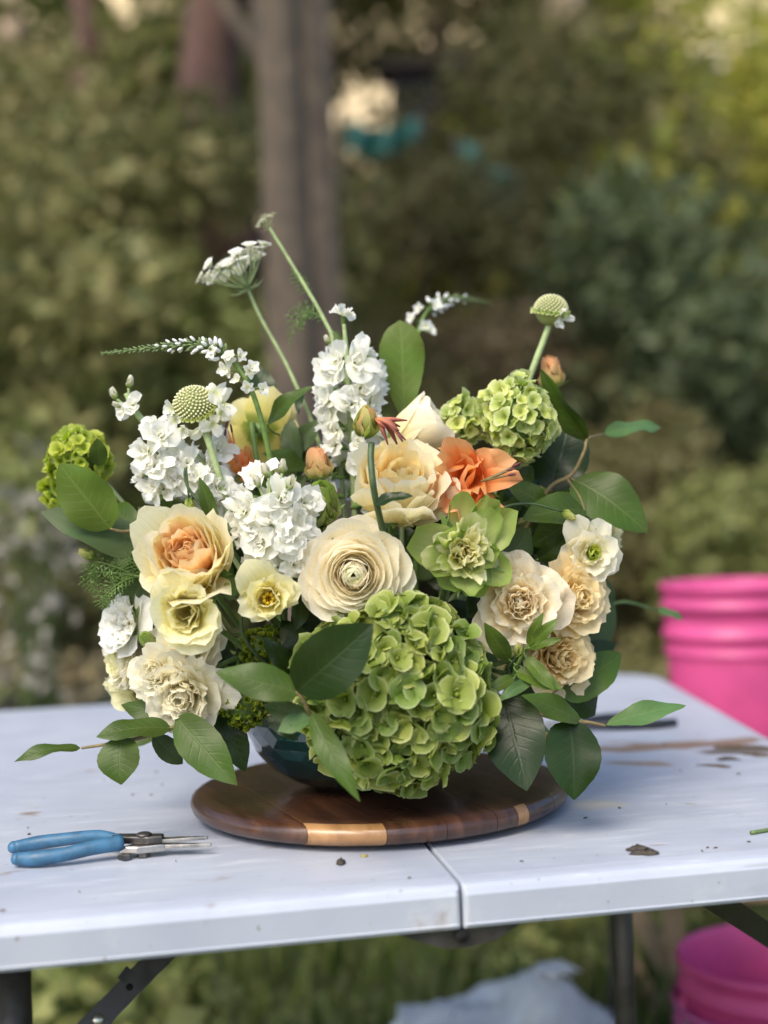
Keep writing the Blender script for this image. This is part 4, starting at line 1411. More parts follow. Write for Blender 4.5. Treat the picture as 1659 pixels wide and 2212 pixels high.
#PART3
# ------------------------------------------------------------------ flower library
def petal(L, W, th, rc, r0=0.0, z0=0.0, base=0.35, taper=0.85, rnd=0.35, ruf=0.0, rf=3.0, ph=0.0, point=0.0, curl=0.0, notch=0.0, nu=5, nv=6, az=0.0, lean=0.0, irr=1.0):
    """one petal of a flower whose axis is +Z: th = angles from the axis at foot, middle and rim (degrees); rc = cross radius of its cup"""
    ta, tbb, tc = [R(x) for x in th]
    S = np.linspace(0, 1, 25)
    T = ta * (1 - S) * (1 - 2 * S) + tbb * 4 * S * (1 - S) + tc * S * (2 * S - 1)
    ds = L / 24
    mid = (T[1:] + T[:-1]) / 2
    pr = np.concatenate([[0], np.cumsum(np.sin(mid) * ds)]) + r0
    pz = np.concatenate([[0], np.cumsum(np.cos(mid) * ds)]) + z0
    u = np.linspace(-1, 1, nu + 1)
    s = np.linspace(0, 1, nv + 1)
    Ug, Sg = np.meshgrid(u, s)
    wb = base + (1 - base) * np.sin(np.pi / 2 * np.minimum(Sg / 0.62, 1))
    wb = wb * np.where(Sg > 0.62, 1 - (1 - taper) * ((Sg - 0.62) / 0.38) ** 1.5, 1)
    ve = Sg * (1 - rnd * np.abs(Ug) ** 2.6) + point * (1 - np.abs(Ug)) ** 2 * Sg ** 2 - notch * np.exp(-(Ug / 0.25) ** 2) * Sg ** 3
    ve = ve * (1 + irr * 0.030 * np.sin(7.3 * Ug + 2 * ph) * Sg ** 2 + irr * 0.016 * np.sin(15.1 * Ug + 5 * ph) * Sg ** 2)
    ve_c = np.clip(ve, 0, 1)
    ex = (ve - ve_c) * L
    th_ = np.interp(ve_c, S, T)
    x = np.interp(ve_c, S, pr) + np.sin(th_) * ex
    z = np.interp(ve_c, S, pz) + np.cos(th_) * ex
    lat = Ug * wb * W
    a = np.clip(lat / rc, -2.6, 2.6)
    off = rc * (1 - np.cos(a)) + ruf * L * Sg ** 2 * np.sin(rf * np.pi * Ug + ph) * (0.35 + 0.65 * np.abs(Ug)) + ruf * 0.38 * L * Sg ** 3 * np.sin(rf * 2.6 * np.pi * Ug + 3 * ph) - curl * L * np.abs(Ug) ** 3 * Sg
    x = x - np.cos(th_) * off
    z = z + np.sin(th_) * off
    y = rc * np.sin(a) + lean * L * Sg ** 2
    ca, sa = math.cos(az), math.sin(az)
    v = np.stack([x * ca - y * sa, x * sa + y * ca, z], -1).reshape(-1, 3)
    n = nu + 1
    f = [(j * n + i, j * n + i + 1, (j + 1) * n + i + 1, (j + 1) * n + i) for j in range(nv) for i in range(nu)]
    uv = np.stack([(Ug + 1) / 2, Sg], -1).reshape(-1, 2)
    return v, f, uv


def ev(c, t):
    if isinstance(c, (int, float)): return float(c)
    if isinstance(c[0], (int, float)): return float(np.interp(t, np.linspace(0, 1, len(c)), c))
    return float(np.interp(t, [q[0] for q in c], [q[1] for q in c]))


GOLD = 2.399963


def petals(spec, Rr, rng):
    """list of (t, petal geometry) for a spec whose lengths are in units of the flower radius; t = 0 innermost"""
    n = spec['n']
    out = []
    jit = spec.get('jit', 1.0)
    for i in range(n):
        t = i / max(1, n - 1)
        g = lambda k, d=0.0: ev(spec.get(k, d), t)
        jl = 1 + rng.normal(0, 0.07) * jit
        ja = rng.normal(0, 7) * jit
        az = (i * GOLD if 'ring' not in spec else i * 2 * math.pi / spec['ring'] + (i // spec['ring']) * math.pi / spec['ring']) + rng.normal(0, 0.12) * jit
        out.append((t, petal(g('L') * Rr * jl, g('W') * Rr * (1 + rng.normal(0, 0.08) * jit), (g('a'), g('b') + ja * 0.6, g('c') + ja), max(0.02, g('rc') * (1 + rng.normal(0, 0.1) * jit)) * Rr,
                             g('r0') * Rr, g('z0') * Rr, g('base', 0.35), g('taper', 0.85), g('rnd', 0.35), g('ruf') * (0.6 + 0.8 * rng.random()), g('rf', 3.0), rng.uniform(0, 6.28), g('point'), g('curl'), g('notch'),
                             spec.get('nu', 8), spec.get('nv', 6), az, rng.normal(0, 0.04) * jit, spec.get('irr', 1.0))))
    return out


ROSE = dict(n=54, L=[0.62, 0.75, 0.90, 1.12, 1.30], W=[0.20, 0.30, 0.40, 0.54, 0.66], a=[20, 42, 66, 82, 98], b=[8, 14, 24, 34, 52], c=[-30, -4, 22, 48, 82], rc=[0.18, 0.34, 0.52, 0.75, 1.0], r0=[0.02, 0.05, 0.08, 0.1, 0.1],
            z0=[0.05, 0.02, 0, -0.02, -0.06], ruf=[0.10, 0.07, 0.05, 0.035, 0.03], rf=2.5, base=0.45, taper=0.9, rnd=[0.3, 0.3, 0.3, 0.32, 0.35], curl=[0, 0, 0.0, 0.05, 0.12])
CUP_ROSE = dict(ROSE, n=58, jit=1.4, c=[-25, -15, 0, 14, 48], b=[6, 8, 12, 18, 30], L=[0.80, 0.90, 1.02, 1.16, 1.30], a=[18, 30, 52, 72, 92], curl=[0, 0, 0, 0.04, 0.14])
SPRAY_ROSE = dict(n=56, L=[0.46, 0.60, 0.78, 0.96, 1.12], W=[0.17, 0.27, 0.36, 0.44, 0.52], a=[30, 46, 62, 76, 90], b=[5, 14, 26, 42, 62], c=[-22, 6, 24, 50, 84], rc=[0.2, 0.32, 0.5, 0.7, 0.95], r0=0.03,
                  z0=[0.34, 0.24, 0.12, 0.02, -0.06], ruf=[0.08, 0.09, 0.09, 0.08, 0.07], rf=2.7, base=0.45, taper=0.95, rnd=0.26, curl=[0, 0.03, 0.06, 0.1, 0.18], jit=1.25)
RANUNC = dict(irr=0.22, n=124, L=[0.42, 0.55, 0.72, 0.90, 1.06], W=[0.17, 0.28, 0.36, 0.42, 0.46], a=[45, 56, 70, 82, 92], b=[8, 16, 30, 50, 76], c=[-66, -32, 0, 38, 72], rc=[0.17, 0.30, 0.48, 0.70, 1.1], r0=0.02, z0=[0.36, 0.22, 0.08, -0.03, -0.08],
              ruf=[0.0, 0.008, 0.012, 0.018, 0.03], rf=1.6, base=0.55, taper=0.95, rnd=0.28, jit=0.55)
LISI = dict(irr=0.8, n=15, jit=1.5, L=[0.80, 1.0, 1.25], W=[0.42, 0.55, 0.70], a=[35, 50, 60], b=[8, 20, 36], c=[-5, 26, 84], rc=[0.36, 0.5, 0.75], r0=0.03, ruf=[0.08, 0.12, 0.13], rf=2.6, base=0.35, taper=0.95, rnd=0.2, point=[0.03, 0.10, 0.14], curl=[0, 0.05, 0.12], nu=7, nv=7)
GTULIP = dict(n=42, L=[0.56, 0.66, 0.80, 0.98, 1.10], W=[0.15, 0.22, 0.30, 0.42, 0.50], a=[20, 36, 56, 74, 86], b=[8, 20, 34, 52, 72], c=[-8, 10, 26, 36, 44], rc=[0.14, 0.18, 0.24, 0.32, 0.40], r0=0.04, z0=[0.2, 0.14, 0.06, 0, -0.05],
              ruf=[0.1, 0.09, 0.08, 0.06, 0.05], rf=2.4, base=0.38, taper=0.88, rnd=0.34, point=0.04, jit=3.0, curl=[0, 0, 0.0, -0.03, -0.05])
CARN = dict(n=34, L=[0.6, 0.8, 0.95, 1.05], W=[0.22, 0.36, 0.45, 0.5], a=[10, 30, 55, 80], b=[10, 25, 45, 80], c=[0, 25, 60, 95], rc=[0.35, 0.5, 0.9, 1.5], r0=0.02, ruf=[0.22, 0.2, 0.16, 0.13], rf=4.5, base=0.25, taper=1.05, rnd=0.15, nu=7, nv=5, jit=1.6)
STOCK = dict(n=10, L=[0.6, 0.9, 1.2], W=[0.30, 0.46, 0.56], a=[12, 40, 70], b=[10, 45, 82], c=[15, 70, 112], rc=[0.5, 0.8, 1.3], r0=0.03, ruf=[0.30, 0.24, 0.20], rf=2.4, base=0.25, taper=1.0, rnd=0.3, nu=5, nv=4, jit=2.6)
ALSTRO = dict(n=8, L=[1.0, 1.25, 1.35], W=[0.40, 0.56, 0.62], a=[18, 38, 55], b=[10, 34, 56], c=[20, 62, 104], rc=[0.45, 0.6, 0.9], r0=0.03, ruf=[0.12, 0.16, 0.14], rf=1.7, base=0.35, taper=0.8, rnd=0.42, point=0.06, curl=[0.0, 0.1, 0.2], nu=8, nv=8, jit=2.4)
BACKFL = dict(n=8, L=[1.0, 1.1], W=[0.55, 0.62], a=[75, 85], b=[62, 72], c=[50, 80], rc=1.1, r0=0.03, ruf=0.07, rf=2.0, base=0.4, taper=0.95, rnd=0.25, point=0.08, curl=-0.05, nu=7, nv=6)
BUD = dict(irr=0.5, n=9, L=[1.9, 2.0, 1.9], W=[0.5, 0.62, 0.7], a=[40, 55, 62], b=[0, 0, 4], c=[-42, -30, -16], rc=[0.42, 0.52, 0.62], r0=0.02, ruf=0.02, rf=1.5, base=0.5, taper=0.7, rnd=0.45, nu=5, nv=7, jit=0.6)
RAN_SIDE = dict(irr=0.3, n=56, L=[1.1, 1.3, 1.5, 1.6], W=[0.3, 0.5, 0.62, 0.7], a=[30, 45, 58, 68], b=[4, 8, 14, 22], c=[-34, -22, -8, 6], rc=[0.25, 0.42, 0.58, 0.72], r0=0.02, ruf=0.012, rf=1.6, base=0.5, taper=0.92, rnd=0.3, jit=0.5)
BUTTER = dict(n=30, L=[0.30, 0.55, 0.85, 1.05], W=[0.16, 0.3, 0.42, 0.5], a=[25, 45, 65, 80], b=[8, 30, 60, 80], c=[-30, 20, 55, 96], rc=[0.2, 0.4, 0.6, 0.8], r0=0.03, z0=[0.3, 0.15, 0.05, 0], ruf=[0.02, 0.10, 0.12, 0.12], rf=2.4, base=0.45, taper=0.95, rnd=0.3, jit=2.0, nu=6)

# petal colours
cream, ivory, white = (0.80, 0.70, 0.48), (0.82, 0.76, 0.62), (0.82, 0.82, 0.80)
P_PEACH_IN = petal_mat('petal_peach_inner', [(0.0, (0.82, 0.38, 0.12)), (0.5, (0.90, 0.50, 0.20)), (1.0, (0.92, 0.72, 0.44))])
P_PEACH_OUT = petal_mat('petal_peach_outer', [(0.0, (0.91, 0.64, 0.24)), (0.5, (0.94, 0.84, 0.48)), (1.0, (0.95, 0.90, 0.66))], blotch=0.25)
P_APRI_IN = petal_mat('petal_apricot_inner', [(0.0, (0.88, 0.54, 0.12)), (0.5, (0.93, 0.68, 0.24)), (1.0, (0.93, 0.82, 0.48))])
P_CREAM = petal_mat('petal_cream', [(0.0, (0.90, 0.77, 0.34)), (0.5, (0.93, 0.86, 0.55)), (1.0, (0.95, 0.90, 0.71))])
P_BLUSH = petal_mat('petal_blush', [(0.0, (0.92, 0.72, 0.36)), (0.55, (0.95, 0.85, 0.61)), (1.0, (0.96, 0.90, 0.75))], blotch=0.5, blotch_col=(0.45, 0.27, 0.12))
P_BLUSH2 = petal_mat('petal_blush_warm', [(0.0, (0.92, 0.64, 0.22)), (0.55, (0.94, 0.79, 0.42)), (1.0, (0.95, 0.84, 0.56))], blotch=0.4, blotch_col=(0.5, 0.3, 0.12))
P_WHITE = petal_mat('petal_white', [(0.0, (0.66, 0.74, 0.30)), (0.3, (0.93, 0.92, 0.80)), (1.0, (0.95, 0.95, 0.91))])
P_IVORY = petal_mat('petal_ivory', [(0.0, (0.88, 0.80, 0.38)), (0.4, (0.94, 0.89, 0.66)), (1.0, (0.95, 0.92, 0.78))], blotch=0.3)
P_RAN = petal_mat('petal_ranunculus', [(0.0, (0.82, 0.74, 0.30)), (0.45, (0.93, 0.85, 0.56)), (0.85, (0.95, 0.89, 0.71)), (1.0, (0.96, 0.92, 0.80))], vein=0.25)
P_RAN_IN = petal_mat('petal_ranunculus_inner', [(0.0, (0.46, 0.56, 0.14)), (0.6, (0.78, 0.80, 0.46)), (1.0, (0.90, 0.88, 0.68))], vein=0.25)
P_YEL = petal_mat('petal_yellow', [(0.0, (0.82, 0.72, 0.14)), (0.45, (0.93, 0.87, 0.44)), (1.0, (0.95, 0.92, 0.64))], blotch=0.15)
P_YELG = petal_mat('petal_yellow_green', [(0.0, (0.16, 0.24, 0.03)), (0.22, (0.30, 0.36, 0.05)), (0.42, (0.72, 0.66, 0.20)), (1.0, (0.83, 0.76, 0.40))])
P_GRN_IN = petal_mat('petal_green_cream', [(0.0, (0.56, 0.58, 0.14)), (0.5, (0.80, 0.79, 0.40)), (1.0, (0.90, 0.87, 0.60))], vein=0.6)
P_GRN_OUT = petal_mat('petal_green', [(0.0, (0.66, 0.70, 0.38)), (0.45, (0.55, 0.63, 0.26)), (1.0, (0.34, 0.46, 0.12))], vein=0.8)
P_GRN_MID = petal_mat('petal_green_mid', [(0.0, (0.40, 0.52, 0.14)), (0.5, (0.52, 0.62, 0.20)), (1.0, (0.74, 0.76, 0.40))], vein=0.7)
P_ORANGE = petal_mat('petal_orange', [(0.0, (0.86, 0.34, 0.07)), (0.5, (0.91, 0.42, 0.15)), (1.0, (0.92, 0.50, 0.25))])
P_BUDPEACH = petal_mat('petal_bud_peach', [(0.0, (0.34, 0.42, 0.10)), (0.4, (0.70, 0.56, 0.24)), (1.0, (0.86, 0.52, 0.27))], blotch=0.2)
P_BUDGRN = petal_mat('petal_bud_green', [(0.0, (0.18, 0.28, 0.05)), (0.5, (0.42, 0.50, 0.12)), (1.0, (0.66, 0.64, 0.26))])
P_BUDWHITE = petal_mat('petal_bud_white', [(0.0, (0.22, 0.34, 0.08)), (0.35, (0.50, 0.58, 0.24)), (0.6, (0.78, 0.77, 0.60)), (1.0, (0.82, 0.80, 0.68))])
P_HYD = petal_mat('petal_hydrangea', [(0.0, (0.13, 0.18, 0.02)), (0.25, (0.22, 0.31, 0.04)), (0.8, (0.32, 0.40, 0.095)), (1.0, (0.50, 0.56, 0.24))], transl=0.40, vein=0.7, var=0.22)
P_VIB = petal_mat('petal_viburnum', [(0.0, (0.38, 0.48, 0.08)), (0.5, (0.62, 0.70, 0.22)), (1.0, (0.78, 0.82, 0.44))], var=0.15)
P_VIBG = petal_mat('petal_viburnum_lime', [(0.0, (0.26, 0.36, 0.03)), (0.5, (0.48, 0.58, 0.07)), (1.0, (0.62, 0.68, 0.17))], var=0.15)
P_VIBD = petal_mat('petal_viburnum_dark', [(0.0, (0.08, 0.14, 0.01)), (0.5, (0.19, 0.27, 0.02)), (1.0, (0.34, 0.40, 0.05))], var=0.2)
STEM = plain('stem_green', (0.12, 0.20, 0.045), 0.5, noise=0.25, nscale=120, transl=0.08)
STEM_PALE = plain('stem_pale', (0.30, 0.38, 0.17), 0.55, noise=0.2, nscale=120, transl=0.08)
STEM_DARK = plain('stem_dark', (0.05, 0.085, 0.03), 0.5, noise=0.25, nscale=120)
STEM_BROWN = plain('stem_brown', (0.17, 0.13, 0.05), 0.6, noise=0.3, nscale=120)
CALYX = plain('calyx', (0.15, 0.25, 0.06), 0.55, noise=0.2, nscale=150, transl=0.15)
STAMEN_Y = plain('stamen_yellow', (0.62, 0.42, 0.02), 0.6)
STAMEN_D = plain('anther_dark', (0.10, 0.025, 0.025), 0.7)
FILAMENT = plain('filament', (0.70, 0.24, 0.10), 0.5)
WITHER = petal_mat('petal_withered', [(0.0, (0.60, 0.25, 0.10)), (0.6, (0.52, 0.17, 0.12)), (1.0, (0.28, 0.07, 0.08))], transl=0.2)


def axis_matrix(pos, d, spin=0.0):
    q = Vector(d).normalized().to_track_quat('Z', 'Y')
    return Matrix.Translation(pos) @ q.to_matrix().to_4x4() @ Matrix.Rotation(spin, 4, 'Z')


def D3(d):
    """(right, up, towards the viewer) -> world direction"""
    return Vector((d[0], -d[2], d[1])).normalized()


STEM_N = [0]


def stem_base(target):
    """where a stem stands in the bowl: on the side it leaves to"""
    STEM_N[0] += 1
    k = STEM_N[0]
    a = math.atan2(target.y - VASE.y, target.x - VASE.x) + 2.6 + (k % 5 - 2) * 0.25
    r = 0.02 + 0.045 * ((k * 0.618) % 1)
    return Vector((VASE.x + r * math.cos(a), VASE.y + r * math.sin(a), VASE.z + 0.014))


def stem_path(base, top, d, back):
    """from the bowl up over its rim to the back of a flower head"""
    out = Vector((top.x - VASE.x, top.y - VASE.y, 0))
    dist = out.length
    if dist > 1e-4: out.normalize()
    rim = Vector((VASE.x, VASE.y, VASE.z + VH * 0.97)) + out * min(VR * 0.72, dist * 0.6)
    end = top - d * back
    midp = rim.lerp(end, 0.6) - d * (back * 0.6)
    if end.z < rim.z + 0.03:
        rim = rim + Vector((0, 0, 0.02))
        midp = rim.lerp(end, 0.5) + Vector((0, 0, 0.02))
    return [base, rim, midp, end, top - d * back * 0.2]


def flower_root(name, label, cat, group, top, d, Rr, srad=0.0028, smat=None, path=None):
    base = stem_base(top)
    root = thing(name, base, label, cat, group)
    pts = path if path is not None else stem_path(base, top, d, Rr * 0.7)
    pts = [base] + list(pts) if path is not None else pts
    put('stem', make_mesh('stem', *tube(pts, srad, 8, 6), smat or STEM) if False else MB().add(*tube(pts, srad, 8, 6)).mesh('stem', smat or STEM), root)
    return root


def bloom(root, spec, pos, d, Rr, mats, seed, spin=0.0, squash=1.0, name='petal'):
    """petals as single objects under root; mats: list of (t limit, material)"""
    rng = np.random.default_rng(seed)
    mw = axis_matrix(pos, d, spin) @ Matrix.Diagonal((1, 1, squash, 1))
    for (t, (v, f, uv)) in petals(spec, Rr, rng):
        m = next(mm for (lim, mm) in mats if t <= lim)
        put(name, make_mesh(name, v, f, m, uv), root, mw)
    return mw


def sepals(root, pos, d, Rr, n=5, mat=None, name='sepal', L=0.7, W=0.22, back=0.35, seed=0):
    mw = axis_matrix(pos - D0(d) * Rr * back, d, seed)
    for k in range(n):
        v, f, uv = petal(L * Rr, W * Rr, (75, 62, 70), 0.5 * Rr, 0.02 * Rr, 0, base=0.6, taper=0.5, rnd=0.2, point=0.3, az=k * 2 * math.pi / n, nu=4, nv=4)
        put(name, make_mesh(name, v, f, mat or CALYX, uv), root, mw)


def D0(d):
    return Vector(d).normalized()


def rose(px, py, Y, rpx, d, spec, mats, label, name='garden_rose', cat='rose', group='roses in the bouquet', seed=1, squash=1.0, spin=0.0, back=0.35, grow=1.12):
    d = D3(d)
    Rr = px2m(rpx, Y)
    pos = at(px, py, Y) - d * Rr * back
    root = flower_root(name, label, cat, group, pos, d, Rr)
    bloom(root, spec, pos, d, Rr * grow, mats, seed, spin, squash)
    sepals(root, pos, d, Rr, 5, seed=seed, back=0.05)
    return root, pos, d, Rr


rose(417, 1215, 1.315, 114, (-0.18, 0.48, 0.86), CUP_ROSE, [(0.55, P_PEACH_IN), (1, P_PEACH_OUT)], 'large cream rose with a glowing peach heart at left', seed=11)
rose(857, 1072, 1.345, 116, (0.14, 0.72, 0.68), CUP_ROSE, [(0.62, P_APRI_IN), (1, P_CREAM)], 'cupped cream rose with an apricot heart above the ranunculus', seed=12)
rose(1122, 1302, 1.325, 95, (-0.02, 0.08, 1), SPRAY_ROSE, [(1, P_BLUSH)], 'largest blush cream rose at right, with browned petal rims', seed=13)
rose(1236, 1290, 1.36, 82, (0.45, 0.08, 0.9), SPRAY_ROSE, [(1, P_BLUSH2)], 'blush rose right beside the largest blush rose', seed=14)
rose(1203, 1420, 1.36, 80, (0.4, 0.0, 0.9), SPRAY_ROSE, [(1, P_BLUSH2)], 'lowest blush rose at right, above the dark leaves', seed=15)
rose(398, 1498, 1.325, 88, (-0.2, -0.18, 0.95), SPRAY_ROSE, [(1, P_IVORY)], 'full white rose at lower left above the table', seed=16)
rose(338, 1452, 1.325, 54, (-0.35, 0.1, 0.9), SPRAY_ROSE, [(1, P_IVORY)], 'small white rosette tucked against the lower left white rose', seed=17)
rose(408, 1396, 1.365, 74, (-0.1, 0.3, 0.9), SPRAY_ROSE, [(1, P_IVORY)], 'white rose half hidden under the yellow lisianthus', seed=18)
rose(268, 1432, 1.41, 58, (-0.85, 0.0, 0.5), SPRAY_ROSE, [(0.5, P_YEL), (1, P_IVORY)], 'cream rose facing left at the left flank', seed=19)
rose(282, 1490, 1.43, 50, (-0.65, -0.45, 0.5), LISI, [(1, P_YEL)], 'lowest pale yellow bloom at the left flank', name='lisianthus', cat='lisianthus', group='lisianthus in the bouquet', seed=20)
rose(268, 1350, 1.39, 68, (-0.6, 0.25, 0.7), CARN, [(1, P_WHITE)], 'white ruffled carnation at the left flank', name='carnation', cat='carnation', group='carnations in the bouquet', seed=21)
rose(1300, 1150, 1.46, 48, (0.55, 0.35, 0.7), CARN, [(1, P_YEL)], 'yellow ruffled carnation behind the white blossom at right', name='carnation', cat='carnation', group='carnations in the bouquet', seed=22)
r_, pos, d, Rr = rose(405, 1322, 1.285, 84, (-0.02, 0.02, 1), dict(LISI, n=24, L=[0.7, 0.95, 1.2]), [(1, P_YEL)], 'pale yellow double lisianthus below the peach rose', name='lisianthus', cat='lisianthus', group='lisianthus in the bouquet', seed=23)
r_, pos, d, Rr = rose(580, 1292, 1.295, 69, (0.08, 0.0, 1), LISI, [(1, P_YEL)], 'open yellow lisianthus with yellow stamens left of the ranunculus', name='lisianthus', cat='lisianthus', group='lisianthus in the bouquet', seed=24)
for k in range(7):
    a = k * 0.9
    q = pos + d * Rr * 0.15
    e = q + d * Rr * 0.42 + Vector((math.cos(a), 0, math.sin(a))) * Rr * 0.16
    put('stamen', MB().add(*tube([q, q.lerp(e, 0.6), e], [0.0008, 0.0009, 0.0022], 6, 3)).mesh('stamen', STAMEN_Y), r_)
# yellow bloom seen from behind
r_, pos, d, Rr = rose(556, 930, 1.45, 72, (0.12, 0.12, -1), BACKFL, [(1, P_YELG)], 'yellow bloom turned away, showing its green back', name='lisianthus', cat='lisianthus', group='lisianthus in the bouquet', seed=25, back=0.0)

# ranunculus
rose(765, 1240, 1.29, 112, (-0.03, 0.0, 1), RANUNC, [(0.22, P_RAN_IN), (1, P_RAN)], 'big cream ranunculus with many thin petals in the centre', name='ranunculus', cat='ranunculus', group='ranunculus in the bouquet', seed=31, back=0.45)
rose(888, 942, 1.405, 80, (0.78, 0.52, 0.10), RAN_SIDE, [(1, P_RAN)], 'cream ranunculus seen from the side above the apricot rose', name='ranunculus', cat='ranunculus', group='ranunculus in the bouquet', seed=32, back=0.6)
rose(965, 962, 1.44, 52, (0.5, 0.6, 0.3), RAN_SIDE, [(1, P_IVORY)], 'ivory ranunculus mostly hidden behind the orange bloom', name='ranunculus', cat='ranunculus', group='ranunculus in the bouquet', seed=33, back=0.6)
r_, pos, d, Rr = rose(1278, 1197, 1.365, 68, (0.12, 0.05, 1), BUTTER, [(0.22, P_VIBG), (1, P_IVORY)], 'white blossom with a green heart at the right flank', name='ranunculus', cat='ranunculus', group='ranunculus in the bouquet', seed=34)
put('flower_heart', MB().add(*ball(Rr * 0.16, Rr * 0.16, Rr * 0.14, 12, 8)).mesh('flower_heart', P_VIBG), r_, axis_matrix(pos + d * Rr * 0.22, d))

# green double tulips
r_, pos, d, Rr = rose(1000, 1192, 1.305, 118, (0.06, 0.12, 1), dict(n=12, L=[0.86, 0.98], W=[0.34, 0.42], a=[62, 80], b=[52, 72], c=[14, 40], rc=[0.36, 0.46], r0=0.05, z0=0, ruf=0.06, rf=2.2, base=0.42, taper=0.95, rnd=0.42, nu=7, nv=7, jit=2.0), [(1, P_GRN_OUT)], 'open green and cream double tulip below the orange bloom', name='double_tulip', cat='tulip', group='green tulips in the bouquet', seed=41)
bloom(r_, dict(SPRAY_ROSE, n=34, L=[0.5, 0.64, 0.82, 0.98], W=[0.15, 0.20, 0.26, 0.32], c=[-10, 14, 26, 40], b=[5, 16, 30, 46], rc=[0.16, 0.18, 0.22, 0.26], z0=[0.2, 0.16, 0.1, 0.05], jit=2.4, rf=2.2), pos + d * Rr * 0.06, d, Rr * 0.92, [(0.75, P_GRN_IN), (1, P_GRN_MID)], 44)
for k in range(16):
    a = k * GOLD
    rr = 0.10 * Rr * math.sqrt((k + 1) / 16) * 1.6
    mm = axis_matrix(pos, d)
    q, e = mm @ Vector((rr * 0.4 * math.cos(a), rr * 0.4 * math.sin(a), Rr * 0.1)), mm @ Vector((rr * 1.6 * math.cos(a), rr * 1.6 * math.sin(a), Rr * 0.5))
    put('stamen', MB().add(*tube([q, q.lerp(e, 0.6), e], [0.0007, 0.0007, 0.0013], 6, 3)).mesh('stamen', STAMEN_Y), r_)
rose(692, 1092, 1.365, 78, (0.05, 0.75, 0.6), dict(BUD, n=15, L=[0.95, 1.2, 1.4]), [(0.5, P_GRN_MID), (1, P_GRN_OUT)], 'closed green tulip between the white stock and the apricot rose', name='double_tulip', cat='tulip', group='green tulips in the bouquet', seed=42, back=0.62)
rose(322, 1388, 1.37, 30, (-0.3, 0.6, 0.7), dict(BUD, n=8), [(1, P_GRN_OUT)], 'small pale green tulip bud at the left flank', name='double_tulip', cat='tulip', group='green tulips in the bouquet', seed=43, back=0.9)


# orange alstroemeria
def stamens(root, pos, d, Rr, n, spread, length, seed, mat_f=None, anth=True, side=None):
    rng = np.random.default_rng(seed)
    mm = axis_matrix(pos, d)
    sd_ = Vector(side) if side else Vector((0, 0, 0))
    for k in range(n):
        a = rng.uniform(0, 6.28)
        e = Vector((math.cos(a) * spread, math.sin(a) * spread, 1.0)) * length * rng.uniform(0.85, 1.1) + sd_ * length
        q0, q1, q2 = mm @ Vector((0, 0, 0)), mm @ (e * 0.55 + Vector((0, 0, 0.1 * length))), mm @ e
        s = put('stamen', MB().add(*tube([q0, q1, q2], [0.0012, 0.0011, 0.0009], 6, 4)).mesh('stamen', mat_f or FILAMENT), root)
        if anth:
            dd = (q2 - q1).normalized()
            put('anther', MB().add(*ball(0.0013, 0.0013, 0.0060, 8, 6)).mesh('anther', STAMEN_D), s, axis_matrix(q2 + dd * 0.004, dd + Vector((0.3, 0, 0.2)) * rng.normal()))


r_, pos, d, Rr = rose(1008, 1036, 1.365, 96, (0.10, 0.22, 0.95), dict(ALSTRO, n=11, W=[0.5, 0.66, 0.74], c=[0, 40, 78], b=[8, 30, 52], rc=[0.4, 0.5, 0.62]), [(1, P_ORANGE)], 'bright orange bloom with dark anthers right of the apricot rose', name='alstroemeria', cat='alstroemeria', group='orange alstroemeria stems', seed=51)
stamens(r_, at(1040, 1040, 1.33), D3((0.85, 0.25, 0.4)), Rr, 4, 0.22, 0.034, 3, STEM_BROWN)
r_, pos, d, Rr = rose(528, 1010, 1.43, 48, (-0.2, 0.7, 0.6), dict(ALSTRO, n=6, W=[0.4, 0.5, 0.5], c=[0, 30, 60]), [(1, P_ORANGE)], 'small orange bloom with long stamens among the white stock', name='alstroemeria', cat='alstroemeria', group='orange alstroemeria stems', seed=52)
stamens(r_, at(522, 1015, 1.42), D3((-0.35, 0.9, 0.2)), Rr, 6, 0.22, 0.040, 4)
rose(687, 1005, 1.405, 54, (-0.05, 0.97, 0.2), dict(BUD, n=9, L=[1.25, 1.35, 1.25]), [(1, P_BUDPEACH)], 'closed peach bud below the tall white stock', name='alstroemeria', cat='alstroemeria', group='orange alstroemeria stems', seed=53, back=0.62)
rose(1190, 808, 1.47, 50, (-0.15, 0.95, 0.1), dict(BUD, n=9, L=[1.4, 1.5, 1.4]), [(1, P_BUDPEACH)], 'peach bud at upper right behind a folded leaf', name='alstroemeria', cat='alstroemeria', group='orange alstroemeria stems', seed=54, back=0.7)
# spent bloom on a bare stem in front
d = D3((0.55, 0.45, 0.5))
pos = at(800, 930, 1.285)
root = flower_root('alstroemeria', 'spent peach bloom with withered petals on a bare green stem', 'alstroemeria', 'orange alstroemeria stems', pos, d, 0.02, 0.0031, STEM_DARK,
                   path=[at(860, 1330, 1.36), at(827, 1150, 1.30), at(808, 1060, 1.272), at(801, 990, 1.275), at(803, 958, 1.282)])
bloom(root, dict(BUD, n=7, L=1.25), pos - d * 0.010, D3((0.2, 0.85, 0.45)), px2m(60, 1.285), [(0.45, P_BUDPEACH), (1, P_BUDGRN)], 55, name='petal')
rng = np.random.default_rng(5)
for k in range(9):
    a = k * 2.4
    q = at(815, 905, 1.28)
    e = at(852 + rng.uniform(-16, 34), 925 + rng.uniform(-18, 36), 1.262 + rng.uniform(0, 0.03))
    m_ = q.lerp(e, 0.5) + Vector((0, 0, 0.008 * rng.random()))
    put('withered_petal', MB().add(*tube([q, m_, e], [0.0050, 0.0070, 0.0016], 8, 5, flat=0.35)).mesh('withered_petal', WITHER), root)


